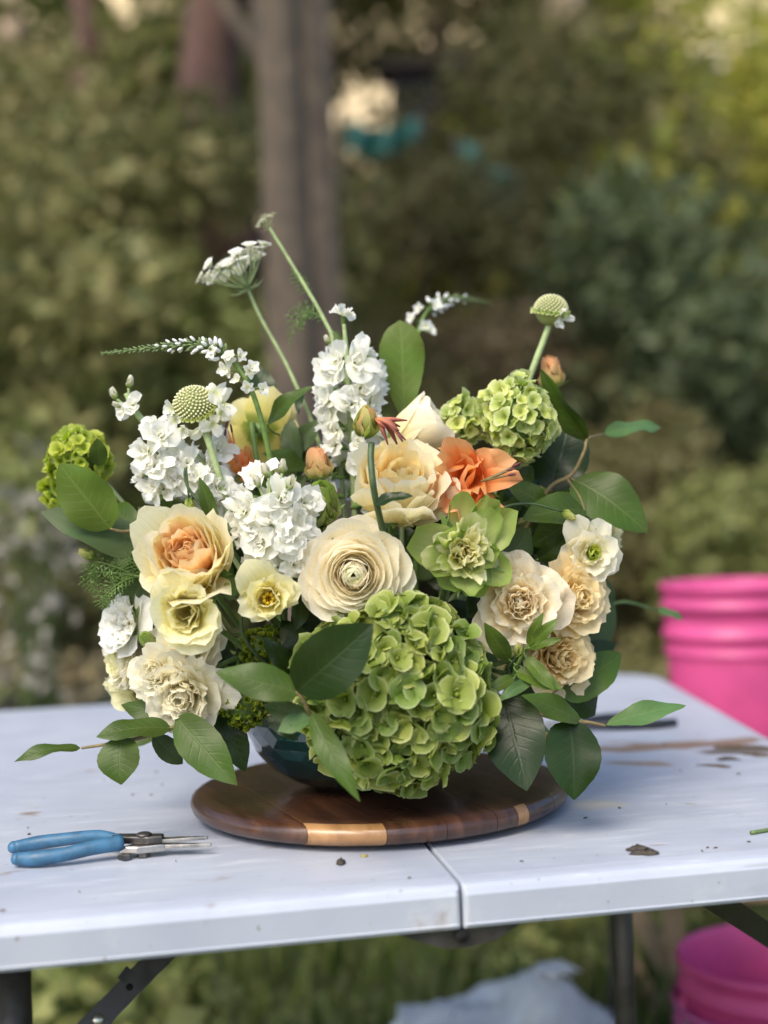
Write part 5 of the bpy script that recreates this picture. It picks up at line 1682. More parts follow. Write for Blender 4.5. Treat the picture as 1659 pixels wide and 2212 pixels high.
# ------------------------------------------------------------------ leaves and branches
def leaf_geo(L, W, fold=0.25, bend=0.5, seed=0, a=0.62, b=0.80, wave=0.045, nu=6, nv=16, serr=0.012, tipb=0.0):
    rng = np.random.default_rng(seed)
    s = np.linspace(0, 1, nv + 1)
    u = np.linspace(-1, 1, nu + 1)
    U, S = np.meshgrid(u, s)
    pk = a / (a + b)
    nrm = pk ** a * (1 - pk) ** b
    w = (np.clip(S, 1e-4, 1) ** a * np.clip(1 - S, 0.0, 1) ** b) / nrm
    w = w * (1 - 0.30 * np.clip((S - 0.70) / 0.30, 0, 1) ** 1.2)
    w = np.maximum(w, 0.02)
    lat = U * w * W * (1 + serr * np.abs(U) * np.where(np.arange(nv + 1)[:, None] % 2 == 0, 1, -1))
    ang = -bend * (S - 0.35) - tipb * np.clip(S - 0.6, 0, 1) ** 2 * 4
    ds = L / nv
    cx_ = np.concatenate([[0], np.cumsum(np.cos((ang[1:, 0] + ang[:-1, 0]) / 2) * ds)])
    cz_ = np.concatenate([[0], np.cumsum(np.sin((ang[1:, 0] + ang[:-1, 0]) / 2) * ds)])
    off = fold * np.abs(lat) * (1 - 0.35 * np.abs(U)) + wave * L * np.sin(S * 9 + rng.uniform(0, 6) + np.sign(U) * 1.3) * np.abs(U) ** 1.5 * w
    x = cx_[:, None] - np.sin(ang) * off
    z = cz_[:, None] + np.cos(ang) * off
    # straighten so that the tip lies on +X
    th = math.atan2(cz_[-1], cx_[-1])
    k = L / math.hypot(cx_[-1], cz_[-1])
    X = (x * math.cos(th) + z * math.sin(th)) * k
    Z = (-x * math.sin(th) + z * math.cos(th)) * k
    v = np.stack([X, lat * np.ones_like(X), Z], -1).reshape(-1, 3)
    n = nu + 1
    f = [(j * n + i, (j + 1) * n + i, (j + 1) * n + i + 1, j * n + i + 1) for j in range(nv) for i in range(nu)]
    uv = np.stack([(U + 1) / 2, S], -1).reshape(-1, 2)
    return v, f, uv


L_SALAL = leaf_mat('leaf_salal', (0.046, 0.080, 0.009), (0.12, 0.17, 0.04), (0.065, 0.115, 0.03), rough=0.42, vein_amt=0.24, spots=0.3, bstr=0.8)
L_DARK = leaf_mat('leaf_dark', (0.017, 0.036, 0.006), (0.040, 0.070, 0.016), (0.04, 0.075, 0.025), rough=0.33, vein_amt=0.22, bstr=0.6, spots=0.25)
L_LIT = leaf_mat('leaf_olive', (0.085, 0.130, 0.016), (0.21, 0.27, 0.08), (0.12, 0.165, 0.03), rough=0.48, vein_amt=0.30, spots=0.6, transl=0.3)
L_GREY = leaf_mat('leaf_grey', (0.050, 0.080, 0.026), (0.11, 0.16, 0.06), (0.06, 0.10, 0.05), rough=0.5, vein_amt=0.25)
L_PALE = leaf_mat('leaf_pale', (0.095, 0.18, 0.055), (0.20, 0.30, 0.12), (0.13, 0.20, 0.09), rough=0.45, vein_amt=0.25, transl=0.3)
L_SPEC = leaf_mat('leaf_speckled', (0.085, 0.14, 0.018), (0.22, 0.28, 0.05), (0.12, 0.17, 0.04), rough=0.4, vein_amt=0.3, spots=0.4, transl=0.3)
LEAF_N = [0]


def leaf(root, b, t, wpx, mat=None, nrm=(0, 0.35, 1), fold=0.22, bend=0.5, a=0.62, bb=0.80, wave=0.045, tipb=0.0, name='leaf'):
    """b, t: (px, py, Y) of foot and tip; wpx: full width on the photo"""
    LEAF_N[0] += 1
    B, T = at(*b), at(*t)
    W = px2m(wpx, (b[2] + t[2]) / 2) / 2
    x = T - B
    L = x.length
    x.normalize()
    z = D3(nrm)
    z = (z - x * z.dot(x)).normalized()
    y = z.cross(x)
    v, f, uv = leaf_geo(L, W, fold, bend, LEAF_N[0], a, bb, wave, tipb=tipb)
    me = make_mesh(name, v, f, mat or L_SALAL, uv)
    M4 = Matrix(((x.x, y.x, z.x, B.x), (x.y, y.y, z.y, B.y), (x.z, y.z, z.z, B.z), (0, 0, 0, 1)))
    return put(name, me, root, M4)


def branch(label, stem_pts, leaves, rad=(0.0026, 0.0014), mat=None, smat=None, name='foliage_branch', cat='branch', group='foliage in the bouquet'):
    """stem_pts: photo points from the bowl outwards; each leaf is joined to the nearest stem point by a stalk"""
    pts = [at(*p) for p in stem_pts]
    base = stem_base(pts[-1])
    root = thing(name, base, label, cat, group)
    rim = Vector((VASE.x, VASE.y, VASE.z + VH * 0.97))
    o = Vector((pts[0].x - VASE.x, pts[0].y - VASE.y, 0))
    dist = o.length
    o.normalize()
    rim = rim + o * min(VR * 0.8, dist * 0.7) + Vector((0, 0, 0.012))
    path = [base, rim] + pts
    mb = MB().add(*tube(path, [rad[0]] * 2 + list(np.linspace(rad[0], rad[1], len(pts))), 8, 6))
    fine = catmull(path, 8)
    for lf in leaves:
        B = at(*lf['b'])
        q = min(fine[len(fine) // 4:], key=lambda s: (s - B).length)
        if (q - B).length > 0.002:
            T = at(*lf['t'])
            mid = q.lerp(B, 0.55) + (B - T).normalized() * 0.003
            mb.add(*tube([q, mid, B, B.lerp(T, 0.04)], [0.0012, 0.0010, 0.0009, 0.0006], 6, 4))
    put('stem', mb.mesh('stem', smat or STEM), root)
    for lf in leaves:
        kw = {k: v for k, v in lf.items() if k not in ('b', 't', 'w', 'm')}
        leaf(root, lf['b'], lf['t'], lf['w'], lf.get('m', mat), **kw)
    return root


def lf(b, t, w, m=None, **kw):
    d = dict(b=b, t=t, w=w, **kw)
    if m is not None: d['m'] = m
    return d


branch('leafy branch at the left with an olive leaf over the lime viburnum', [(430, 1265, 1.40), (345, 1190, 1.385), (305, 1150, 1.375), (262, 1148, 1.365), (238, 1142, 1.36)], [
    lf((240, 1142, 1.36), (128, 1002, 1.345), 112, L_LIT, nrm=(-0.1, 0.2, 1), fold=0.08, bend=0.3, a=0.55, bb=0.64),
    lf((318, 1192, 1.38), (88, 1106, 1.37), 96, L_GREY, nrm=(0.05, 0.55, 0.85), fold=0.12, bend=0.5),
    lf((400, 1155, 1.42), (298, 1096, 1.42), 48, L_GREY, nrm=(0.1, 0.5, 0.9)),
    lf((345, 1205, 1.40), (262, 1335, 1.40), 92, L_SALAL, nrm=(-0.2, 0.2, 1), fold=0.1),
    lf((300, 1145, 1.40), (235, 1090, 1.44), 60, L_SALAL, nrm=(-0.2, 0.4, 1)),
], smat=STEM_BROWN)
branch('low leafy branch reaching over the table at lower left', [(430, 1540, 1.34), (385, 1568, 1.315), (310, 1592, 1.305), (240, 1606, 1.30), (176, 1616, 1.297)], [
    lf((174, 1616, 1.297), (30, 1646, 1.28), 34, L_SALAL, nrm=(0.1, 0.75, 0.6), bend=0.9, fold=0.1, bb=0.7),
    lf((262, 1592, 1.30), (262, 1695, 1.285), 96, L_SALAL, nrm=(-0.15, 0.25, 1), fold=0.3, bend=0.5, tipb=0.5),
    lf((370, 1572, 1.31), (208, 1592, 1.29), 62, L_SALAL, nrm=(0, 0.75, 0.65), fold=0.12, bend=0.6, bb=0.7),
    lf((385, 1560, 1.33), (262, 1522, 1.35), 60, L_SALAL, nrm=(0, 0.6, 0.8), fold=0.1),
    lf((382, 1548, 1.31), (512, 1696, 1.275), 92, L_SALAL, nrm=(-0.1, 0.3, 1), fold=0.22, bend=0.5),
    lf((330, 1590, 1.31), (395, 1650, 1.33), 50, L_GREY, nrm=(0, 0.4, 0.9)),
    lf((480, 1535, 1.36), (530, 1668, 1.35), 66, L_DARK, nrm=(0.1, 0.1, 1)),
], smat=STEM_BROWN)
branch('branch with one big dark glossy leaf beside the hydrangea', [(720, 1585, 1.285), (700, 1560, 1.245), (672, 1545, 1.225), (655, 1510, 1.215), (640, 1494, 1.213)], [
    lf((641, 1494, 1.212), (806, 1348, 1.195), 138, L_DARK, nrm=(-0.05, 0.10, 1), fold=0.16, bend=0.45, a=0.55, bb=0.72, wave=0.02),
    lf((648, 1497, 1.215), (466, 1452, 1.215), 80, L_SALAL, nrm=(0.1, 0.45, 0.9), fold=0.15, bend=0.35, a=0.5, bb=0.7),
    lf((672, 1560, 1.225), (568, 1522, 1.235), 50, L_SALAL, nrm=(0, 0.35, 1), fold=0.2),
    lf((670, 1550, 1.225), (600, 1580, 1.22), 46, L_PALE, nrm=(0, 0.6, 0.8), fold=0.2),
    lf((672, 1540, 1.222), (778, 1732, 1.185), 56, L_SALAL, nrm=(-0.25, 0.2, 1), fold=0.18, bend=0.35, a=0.5),
    lf((580, 1545, 1.26), (645, 1600, 1.25), 36, L_DARK, nrm=(0.1, 0.2, 1)),
], smat=STEM_BROWN)
branch('leafy branch hanging over the board at lower right', [(1050, 1500, 1.345), (1130, 1530, 1.325), (1215, 1556, 1.305), (1268, 1560, 1.305), (1308, 1568, 1.31)], [
    lf((1088, 1498, 1.32), (1138, 1708, 1.275), 138, L_DARK, nrm=(-0.05, 0.1, 1), fold=0.12, bend=0.35, a=0.5, bb=0.72),
    lf((1228, 1556, 1.303), (1240, 1728, 1.28), 124, L_DARK, nrm=(0.15, 0.25, 1), fold=0.2, bend=0.45, a=0.5, bb=0.72),
    lf((1255, 1556, 1.305), (1126, 1502, 1.275), 56, L_SALAL, nrm=(0, 0.55, 0.9), fold=0.15, bend=0.3),
    lf((1310, 1566, 1.31), (1482, 1524, 1.33), 52, L_PALE, nrm=(0, 0.75, 0.7), fold=0.15, bend=0.4, bb=0.7),
    lf((1212, 1506, 1.36), (1342, 1412, 1.40), 86, L_SALAL, nrm=(0.1, 0.3, 1), fold=0.15, bend=0.3, a=0.5, bb=0.64),
    lf((1225, 1480, 1.37), (1285, 1545, 1.39), 76, L_DARK, nrm=(0.1, 0.2, 1)),
], smat=STEM_BROWN)
branch('leafy branch arching out at upper right with a folded leaf', [(1110, 1200, 1.42), (1180, 1062, 1.43), (1235, 1025, 1.43), (1262, 975, 1.43), (1270, 948, 1.44), (1305, 938, 1.50)], [
    lf((1190, 1062, 1.445), (1230, 903, 1.475), 128, L_DARK, nrm=(-0.1, 0.2, 1), fold=0.08, bend=0.2, a=0.5, bb=0.64),
    lf((1238, 1036, 1.43), (1398, 1150, 1.40), 122, L_SALAL, nrm=(0.05, 0.5, 0.9), fold=0.18, bend=0.55, a=0.55, bb=0.72),
    lf((1270, 952, 1.44), (1168, 796, 1.42), 52, L_SALAL, nrm=(-0.75, 0.3, 0.7), fold=0.55, bend=0.4),
    lf((1305, 938, 1.50), (1428, 924, 1.56), 44, L_PALE, nrm=(0, 0.6, 0.8), fold=0.15, bend=0.5),
    lf((1262, 1100, 1.40), (1128, 1128, 1.37), 84, L_SALAL, nrm=(0, 0.55, 0.85), fold=0.3, bend=0.5, m2=None) if False else lf((1262, 1100, 1.40), (1128, 1122, 1.37), 84, L_SALAL, nrm=(0, 0.55, 0.85), fold=0.3, bend=0.5),
    lf((1255, 1110, 1.41), (1145, 1178, 1.40), 84, L_SALAL, nrm=(0.1, -0.1, 1), fold=0.1),
    lf((1115, 1060, 1.41), (1150, 1005, 1.42), 40, L_SALAL, nrm=(0, 0.3, 1)),
], smat=STEM_BROWN)
branch('single upright oval leaf at the top middle', [(868, 1010, 1.47), (874, 905, 1.465)], [
    lf((875, 915, 1.465), (864, 692, 1.475), 100, L_LIT, nrm=(0.05, 0.0, 1), fold=0.10, bend=0.25, a=0.95, bb=0.42),
], smat=STEM_PALE)
branch('dark leafy sprig behind the loosestrife', [(640, 1050, 1.46), (610, 950, 1.46), (585, 890, 1.47), (560, 850, 1.48)], [
    lf((578, 918, 1.40), (676, 834, 1.375), 42, L_SALAL, nrm=(-0.3, 0.5, 0.9), fold=0.35, bend=0.7),
    lf((585, 880, 1.47), (545, 785, 1.48), 58, L_DARK, nrm=(0, 0.3, 1)),
    lf((600, 915, 1.46), (655, 850, 1.48), 45, L_DARK, nrm=(0, 0.3, 1)),
    lf((625, 985, 1.46), (692, 905, 1.46), 46, L_GREY, nrm=(0.1, 0.3, 1)),
    lf((640, 1010, 1.45), (620, 890, 1.46), 44, L_GREY, nrm=(-0.1, 0.2, 1)),
    lf((600, 960, 1.46), (530, 880, 1.48), 46, L_DARK, nrm=(0, 0.4, 1)),
    lf((660, 1040, 1.45), (730, 1000, 1.46), 50, L_DARK, nrm=(0, 0.4, 1)),
])
branch('blue green leaves behind the orange bloom', [(1050, 1260, 1.40), (1085, 1150, 1.42), (1100, 1060, 1.44)], [
    lf((1085, 1130, 1.42), (1090, 1000, 1.46), 90, L_DARK, nrm=(0.1, 0.1, 1), fold=0.1),
    lf((1075, 1240, 1.39), (1145, 1140, 1.40), 78, L_GREY, nrm=(0.2, 0.1, 1), fold=0.12),
    lf((1090, 1110, 1.43), (1165, 1040, 1.45), 78, L_DARK, nrm=(0.2, 0.2, 1)),
    lf((1060, 1270, 1.38), (1010, 1335, 1.36), 60, L_DARK, nrm=(0, 0.2, 1)),
])
branch('grey green trailing leaves past the right roses', [(1180, 1480, 1.42), (1255, 1420, 1.47), (1300, 1330, 1.52), (1345, 1300, 1.58), (1420, 1318, 1.66)], [
    lf((1255, 1415, 1.48), (1325, 1300, 1.50), 74, L_GREY, nrm=(0.1, 0.1, 1), fold=0.1),
    lf((1295, 1335, 1.52), (1310, 1250, 1.54), 50, L_GREY, nrm=(0, 0.2, 1)),
    lf((1420, 1318, 1.66), (1476, 1338, 1.68), 24, L_PALE, nrm=(0, 0.6, 0.8)),
    lf((1240, 1440, 1.46), (1330, 1390, 1.48), 60, L_DARK, nrm=(0, 0.4, 1)),
])
# narrow speckled leaves round the green bud
branch('narrow speckled leaves round a green bud at right', [(1090, 1480, 1.34), (1115, 1440, 1.32), (1138, 1400, 1.305)], [
    lf((1140, 1395, 1.30), (1174, 1322, 1.29), 25, L_SPEC, nrm=(-0.2, 0.2, 1)),
    lf((1142, 1396, 1.30), (1206, 1335, 1.29), 28, L_SPEC, nrm=(0.1, 0.3, 1), bend=0.8),
    lf((1142, 1400, 1.30), (1214, 1381, 1.285), 22, L_SPEC, nrm=(0, 0.5, 1)),
    lf((1135, 1420, 1.30), (1198, 1492, 1.285), 34, L_SPEC, nrm=(0.1, 0.3, 1)),
    lf((1100, 1425, 1.32), (1046, 1345, 1.30), 42, L_SPEC, nrm=(-0.2, 0.2, 1)),
    lf((1115, 1450, 1.31), (1215, 1490, 1.29), 44, L_SPEC, nrm=(0, 0.55, 0.85)),
    lf((1110, 1465, 1.31), (1050, 1500, 1.30), 30, L_SPEC, nrm=(0, 0.5, 1), bend=1.2),
    lf((1150, 1470, 1.31), (1070, 1518, 1.29), 26, L_PALE, nrm=(0, 0.4, 1), bend=1.4),
], smat=STEM)
# dark filler in the heart of the bouquet
rng = np.random.default_rng(77)
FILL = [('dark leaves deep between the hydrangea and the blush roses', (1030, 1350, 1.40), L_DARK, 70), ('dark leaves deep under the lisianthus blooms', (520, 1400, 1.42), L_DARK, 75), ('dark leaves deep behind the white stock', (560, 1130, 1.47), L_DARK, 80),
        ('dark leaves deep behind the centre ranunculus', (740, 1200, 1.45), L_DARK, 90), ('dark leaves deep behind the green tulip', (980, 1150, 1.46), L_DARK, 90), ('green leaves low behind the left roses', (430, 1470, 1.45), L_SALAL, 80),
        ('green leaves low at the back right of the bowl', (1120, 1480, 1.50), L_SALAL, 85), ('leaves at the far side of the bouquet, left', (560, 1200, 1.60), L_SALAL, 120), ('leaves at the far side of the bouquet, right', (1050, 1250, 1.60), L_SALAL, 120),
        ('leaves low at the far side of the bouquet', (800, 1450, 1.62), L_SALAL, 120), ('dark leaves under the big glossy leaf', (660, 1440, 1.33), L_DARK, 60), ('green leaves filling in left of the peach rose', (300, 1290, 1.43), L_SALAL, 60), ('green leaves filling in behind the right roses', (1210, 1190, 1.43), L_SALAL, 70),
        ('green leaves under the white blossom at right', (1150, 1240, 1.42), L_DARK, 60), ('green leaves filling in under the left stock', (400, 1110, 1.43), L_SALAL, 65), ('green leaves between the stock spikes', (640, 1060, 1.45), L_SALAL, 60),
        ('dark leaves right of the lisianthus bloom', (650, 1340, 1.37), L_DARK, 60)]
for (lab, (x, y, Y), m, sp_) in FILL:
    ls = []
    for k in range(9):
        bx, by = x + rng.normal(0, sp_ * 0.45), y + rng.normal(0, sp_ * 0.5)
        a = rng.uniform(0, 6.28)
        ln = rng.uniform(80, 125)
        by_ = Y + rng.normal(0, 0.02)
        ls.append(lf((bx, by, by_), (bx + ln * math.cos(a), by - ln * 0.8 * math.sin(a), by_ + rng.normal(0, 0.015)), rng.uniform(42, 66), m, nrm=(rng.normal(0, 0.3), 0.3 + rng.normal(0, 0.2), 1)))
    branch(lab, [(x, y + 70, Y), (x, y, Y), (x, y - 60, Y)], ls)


# ------------------------------------------------------------------ clustered flowers
def floret_mesh(name, n, L, W, mat, seed, th=(30, 62, 82), rc=1.2, bead=0.0, nu=3, nv=3, ruf=0.05, rnd=0.4, base=0.45, taper=0.95, jit=1.0, point=0.0):
    """one small blossom of n petals with a bead in the middle, axis +Z, unit radius ~ L"""
    rng = np.random.default_rng(seed)
    mb = MB()
    for k in range(n):
        j = rng.normal(0, 11) * jit
        az = 2 * math.pi * k / n + rng.normal(0, 0.12) * jit
        mb.add(*petal(L * (1 + rng.normal(0, 0.08) * jit), W * (1 + rng.normal(0, 0.1) * jit), (th[0], th[1] + j, th[2] + j * 1.5), rc * L, 0.03 * L, 0.0, base, taper, rnd, ruf, 2.0, rng.uniform(0, 6.28), point, 0.0, 0.0, nu, nv, az))
    if bead > 0:
        v, f, uv = ball(bead, bead, bead, 6, 4, (0, 0, bead * 1.2))
        mb.add(v, f, uv * 0.3)
    mb.add(*tube([(0, 0, -0.55 * L), (0, 0, 0.02 * L)], 0.035 * L, 5, 2))
    return mb.mesh(name, mat)


def fib(n):
    i = np.arange(n) + 0.5
    ph = np.arccos(1 - 2 * i / n)
    th = np.pi * (1 + 5 ** 0.5) * i
    return np.stack([np.cos(th) * np.sin(ph), np.sin(th) * np.sin(ph), np.cos(ph)], -1)


def cluster(root, c, rad, n, meshes, d, jitter=0.35, rj=0.06, scale=(0.85, 1.15), face=-0.6, seed=0, lump=0.06, name='floret', core=None, corem=None):
    """florets on a ball round c; face: how far behind the equator (seen along d) they go on"""
    rng = np.random.default_rng(seed)
    rad = np.array(rad)
    rot = Matrix.Rotation(rng.uniform(0, 6.28), 3, 'Z') @ Matrix.Rotation(rng.uniform(0, 3), 3, 'X')
    for k, p in enumerate(fib(n)):
        p = np.array(rot @ Vector(p))
        if Vector(p).dot(d) < face: continue
        w = 1 + lump * math.sin(5 * p[0] + 3 * p[2] + seed) + rng.normal(0, rj)
        pos = c + Vector(p * rad * w)
        dr = Vector(p) + Vector(rng.normal(0, jitter, 3))
        mw = axis_matrix(pos, dr, rng.uniform(0, 6.28)) @ Matrix.Scale(rng.uniform(*scale), 4)
        put(name, meshes[int(rng.integers(0, len(meshes)))], root, mw)
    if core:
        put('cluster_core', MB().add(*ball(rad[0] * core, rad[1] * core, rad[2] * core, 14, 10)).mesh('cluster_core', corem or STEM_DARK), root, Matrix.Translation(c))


# hydrangea
HY = at(852, 1492, 1.305)
hr = px2m(196, 1.305)
root = flower_root('hydrangea', 'large round green hydrangea head hanging over the front of the bowl', 'hydrangea', None, HY, D3((0, 0.1, 1)), hr, 0.0045)
hm = [floret_mesh('hydrangea_floret', 4, 0.0166, 0.0114, P_HYD, s, th=(30, 62, 84), rc=1.3, bead=0.0022, nu=5, nv=4, ruf=0.05, rnd=0.34, base=0.35, taper=1.0, jit=1.9) for s in range(7)]
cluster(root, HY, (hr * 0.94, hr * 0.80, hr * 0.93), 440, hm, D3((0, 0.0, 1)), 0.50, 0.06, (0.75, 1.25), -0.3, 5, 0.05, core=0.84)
# viburnum snowballs
vm = [floret_mesh('viburnum_floret', 5, 0.0105, 0.0062, P_VIB, s, th=(30, 60, 80), rc=0.9, bead=0.0009, nu=3, nv=3, rnd=0.38, base=0.4, jit=1.5) for s in range(5)]
vl = [floret_mesh('viburnum_floret', 5, 0.0100, 0.0060, P_VIBG, s + 20, th=(30, 60, 80), rc=0.9, bead=0.0009, nu=3, nv=3, rnd=0.38, base=0.4, jit=1.5) for s in range(5)]
vd = [floret_mesh('viburnum_floret', 5, 0.0056, 0.0034, P_VIBD, s + 40, th=(20, 35, 30), rc=0.8, bead=0.0011, nu=2, nv=3, rnd=0.38, base=0.4, jit=1.5) for s in range(5)]


def viburnum(px, py, Y, rpx, n, ms, label, d, seed, squash=1.0, lump=0.08, name='viburnum'):
    c = at(px, py, Y)
    r = px2m(rpx, Y)
    dd = D3(d)
    rt = flower_root(name, label, 'viburnum', 'viburnum clusters in the bouquet', c, dd, r, 0.0022, STEM_PALE)
    cluster(rt, c, (r * 0.88, r * 0.85, r * 0.88 * squash), n, ms, D3((0, 0, 1)), 0.45, 0.07, (0.75, 1.2), -0.8, seed, lump, core=0.80, corem=STEM)
    return rt


viburnum(1118, 905, 1.405, 80, 110, vm, 'pale green viburnum snowball at upper right', (0.2, 0.6, 0.6), 61, 1.12)
viburnum(1002, 908, 1.42, 36, 34, vm, 'small pale green viburnum cluster left of the snowball', (-0.3, 0.7, 0.4), 62, 1.25)
viburnum(172, 988, 1.45, 66, 90, vl, 'lime green viburnum snowball at the far left', (-0.6, 0.6, 0.3), 63, 0.85)
viburnum(1222, 1068, 1.47, 40, 40, vl, 'yellow green viburnum cluster between the right leaves', (0.3, 0.5, 0.6), 64, 1.0)
viburnum(130, 1060, 1.47, 34, 34, vl, 'small lime viburnum cluster behind the olive leaf', (-0.6, 0.4, 0.4), 67, 1.1)
viburnum(572, 1400, 1.365, 52, 110, vd, 'dark green budded viburnum under the open lisianthus', (0, 0.3, 0.9), 65, 0.9)
viburnum(528, 1515, 1.345, 56, 130, vd, 'dark green budded viburnum above the vase rim', (0, 0.1, 0.9), 66, 1.05)
viburnum(608, 1435, 1.375, 34, 60, vd, 'smallest dark green viburnum beside the big glossy leaf', (0.2, 0.2, 0.9), 68, 1.0)


# white stock spikes
def stock_mesh(seed):
    rng = np.random.default_rng(seed)
    mb = MB()
    for (t, g) in petals(STOCK, 0.0180, rng):
        mb.add(*g)
    nf = len(mb.f)
    mb.add(*tube([(0, 0, -0.016), (0, 0, -0.009), (0, 0, 0.002)], [0.0010, 0.0030, 0.0034], 7, 3))
    me = mb.mesh('stock_floret', P_WHITE)
    me.materials.append(CALYX)
    for k in range(nf, len(me.polygons)): me.polygons[k].material_index = 1
    return me


SM = [stock_mesh(s) for s in range(8)]


def bud_mesh(name, Lb, Rb, mat, n=5, seed=0):
    rng = np.random.default_rng(seed)
    mb = MB()
    sp_ = dict(BUD, n=n, nu=4, nv=5)
    for (t, g) in petals(sp_, Lb / 2.0, rng): mb.add(*g)
    return mb.mesh(name, mat)


WB = [bud_mesh('stock_bud', 0.013, 0.004, P_BUDWHITE, 5, s) for s in range(3)]
GB = [bud_mesh('green_bud', 0.022, 0.006, P_BUDGRN, 6, s + 9) for s in range(2)]


def stock(label, path, blossoms, buds, smat=None, rad=0.0034):
    """blossoms: (px, py, Y, dir, scale); buds: (px, py, Y, dir, scale, join)"""
    pts = [at(*p) for p in path]
    base = stem_base(pts[-1])
    rt = thing('stock_flower', base, label, 'stock flower', 'white stock spikes')
    mb = MB().add(*tube([base] + pts, [rad] * 3 + [rad * 0.6], 8, 8))
    fine = catmull(pts, 10)
    for (x, y, Y, d, s, j) in buds:
        B = at(x, y, Y)
        q = at(*j)
        dd = D3(d)
        mb.add(*tube([q, q.lerp(B, 0.6) - dd * 0.002, B], [0.0016, 0.0013, 0.0016], 6, 4))
    put('stem', mb.mesh('stem', smat or STEM_PALE), rt)
    for k, (x, y, Y, d, s) in enumerate(blossoms):
        put('floret', SM[k % len(SM)], rt, axis_matrix(at(x, y, Y), D3(d), k * 1.3) @ Matrix.Scale(s, 4))
    for k, (x, y, Y, d, s, j) in enumerate(buds):
        put('bud', WB[k % 3], rt, axis_matrix(at(x, y, Y), D3(d), k) @ Matrix.Scale(s, 4))
    return rt


rng = np.random.default_rng(88)


def scatter(poly, n, Y, depth, out_c, sc=(0.9, 1.15), seed=0):
    """blossoms spread evenly along a spike: poly = [(px, py, half width)] up the spike"""
    r2 = np.random.default_rng(seed)
    P = np.array(poly, dtype=float)
    res = []
    for k in range(n):
        t = (k + 0.5) / n
        x, y, w = [np.interp(t, np.linspace(0, 1, len(P)), P[:, i]) for i in range(3)]
        a = k * GOLD * 1.0 + r2.normal(0, 0.2)
        ox, oz = math.cos(a), math.sin(a)
        res.append((x + ox * w * 0.8, y + r2.normal(0, 8), Y - oz * depth, (ox * 1.0, 0.25 + r2.normal(0, 0.2), 0.35 + 0.75 * oz), r2.uniform(*sc)))
    return res


stock('tall white stock spike at the top middle', [(770, 1250, 1.44), (765, 1080, 1.43), (757, 900, 1.425), (750, 780, 1.425), (743, 700, 1.425)],
      scatter([(752, 1085, 46), (762, 980, 52), (755, 900, 56), (752, 820, 62), (752, 765, 52)], 36, 1.425, 0.03, None, (0.7, 1.2), 1) + [(742, 682, 1.425, (0.1, 0.9, 0.35), 0.78)],
      [(712, 742, 1.42, (-0.4, 0.8, 0.3), 0.9, (752, 800, 1.425)), (790, 752, 1.42, (0.4, 0.8, 0.3), 0.9, (752, 810, 1.425))], STEM_PALE)
stock('arching white stock spike at the left with buds at its tip', [(600, 1330, 1.40), (520, 1160, 1.40), (440, 1010, 1.395), (385, 955, 1.39), (330, 930, 1.39), (290, 885, 1.39), (272, 850, 1.39)],
      scatter([(450, 1110, 40), (440, 1040, 55), (400, 1000, 60), (355, 990, 48), (345, 1050, 45)], 20, 1.395, 0.028, None, (0.75, 1.2), 2) + scatter([(360, 1075, 36), (340, 1010, 42), (335, 940, 36)], 12, 1.38, 0.02, None, (0.8, 1.05), 3) +
      [(470, 970, 1.40, (0.3, 0.5, 0.8), 1.0), (450, 1090, 1.39, (0.1, 0.1, 1), 1.05), (335, 915, 1.38, (-0.2, 0.6, 0.6), 0.7), (287, 876, 1.385, (0.1, 0.5, 0.8), 0.62), (268, 885, 1.39, (-0.5, -0.1, 0.7), 0.5)],
      [(252, 862, 1.39, (-0.35, 0.9, 0.2), 1.15, (290, 885, 1.39)), (278, 838, 1.39, (0.25, 0.95, 0.2), 1.2, (281, 868, 1.39)), (262, 880, 1.39, (-0.6, 0.4, 0.3), 0.9, (292, 888, 1.39))], STEM_PALE, 0.0042)
stock('white stock spike in front with a fork of green buds', [(640, 1400, 1.40), (615, 1260, 1.35), (560, 1150, 1.325), (575, 1085, 1.315), (590, 1040, 1.31)],
      scatter([(610, 1235, 50), (598, 1180, 78), (590, 1120, 88), (590, 1070, 70)], 26, 1.335, 0.035, None, (0.7, 1.25), 4) +
      [(530, 1105, 1.31, (-0.2, 0.2, 1), 1.15), (655, 1085, 1.31, (0.5, 0.3, 0.8), 1.05), (560, 1165, 1.305, (-0.1, -0.1, 1), 0.9), (560, 1030, 1.33, (-0.3, 0.6, 0.6), 1.0), (630, 1170, 1.32, (0.3, 0, 1), 1.1), (620, 1215, 1.32, (0.2, -0.2, 1), 1.0)],
      [(580, 1032, 1.30, (-0.25, 0.9, 0.3), 1.3, (583, 1090, 1.30)), (610, 1022, 1.30, (0.1, 0.95, 0.3), 1.25, (588, 1088, 1.30)), (622, 1058, 1.295, (0.35, 0.85, 0.4), 1.4, (588, 1095, 1.30)), (560, 1052, 1.30, (-0.3, 0.85, 0.5), 1.2, (578, 1092, 1.30))], STEM_PALE)


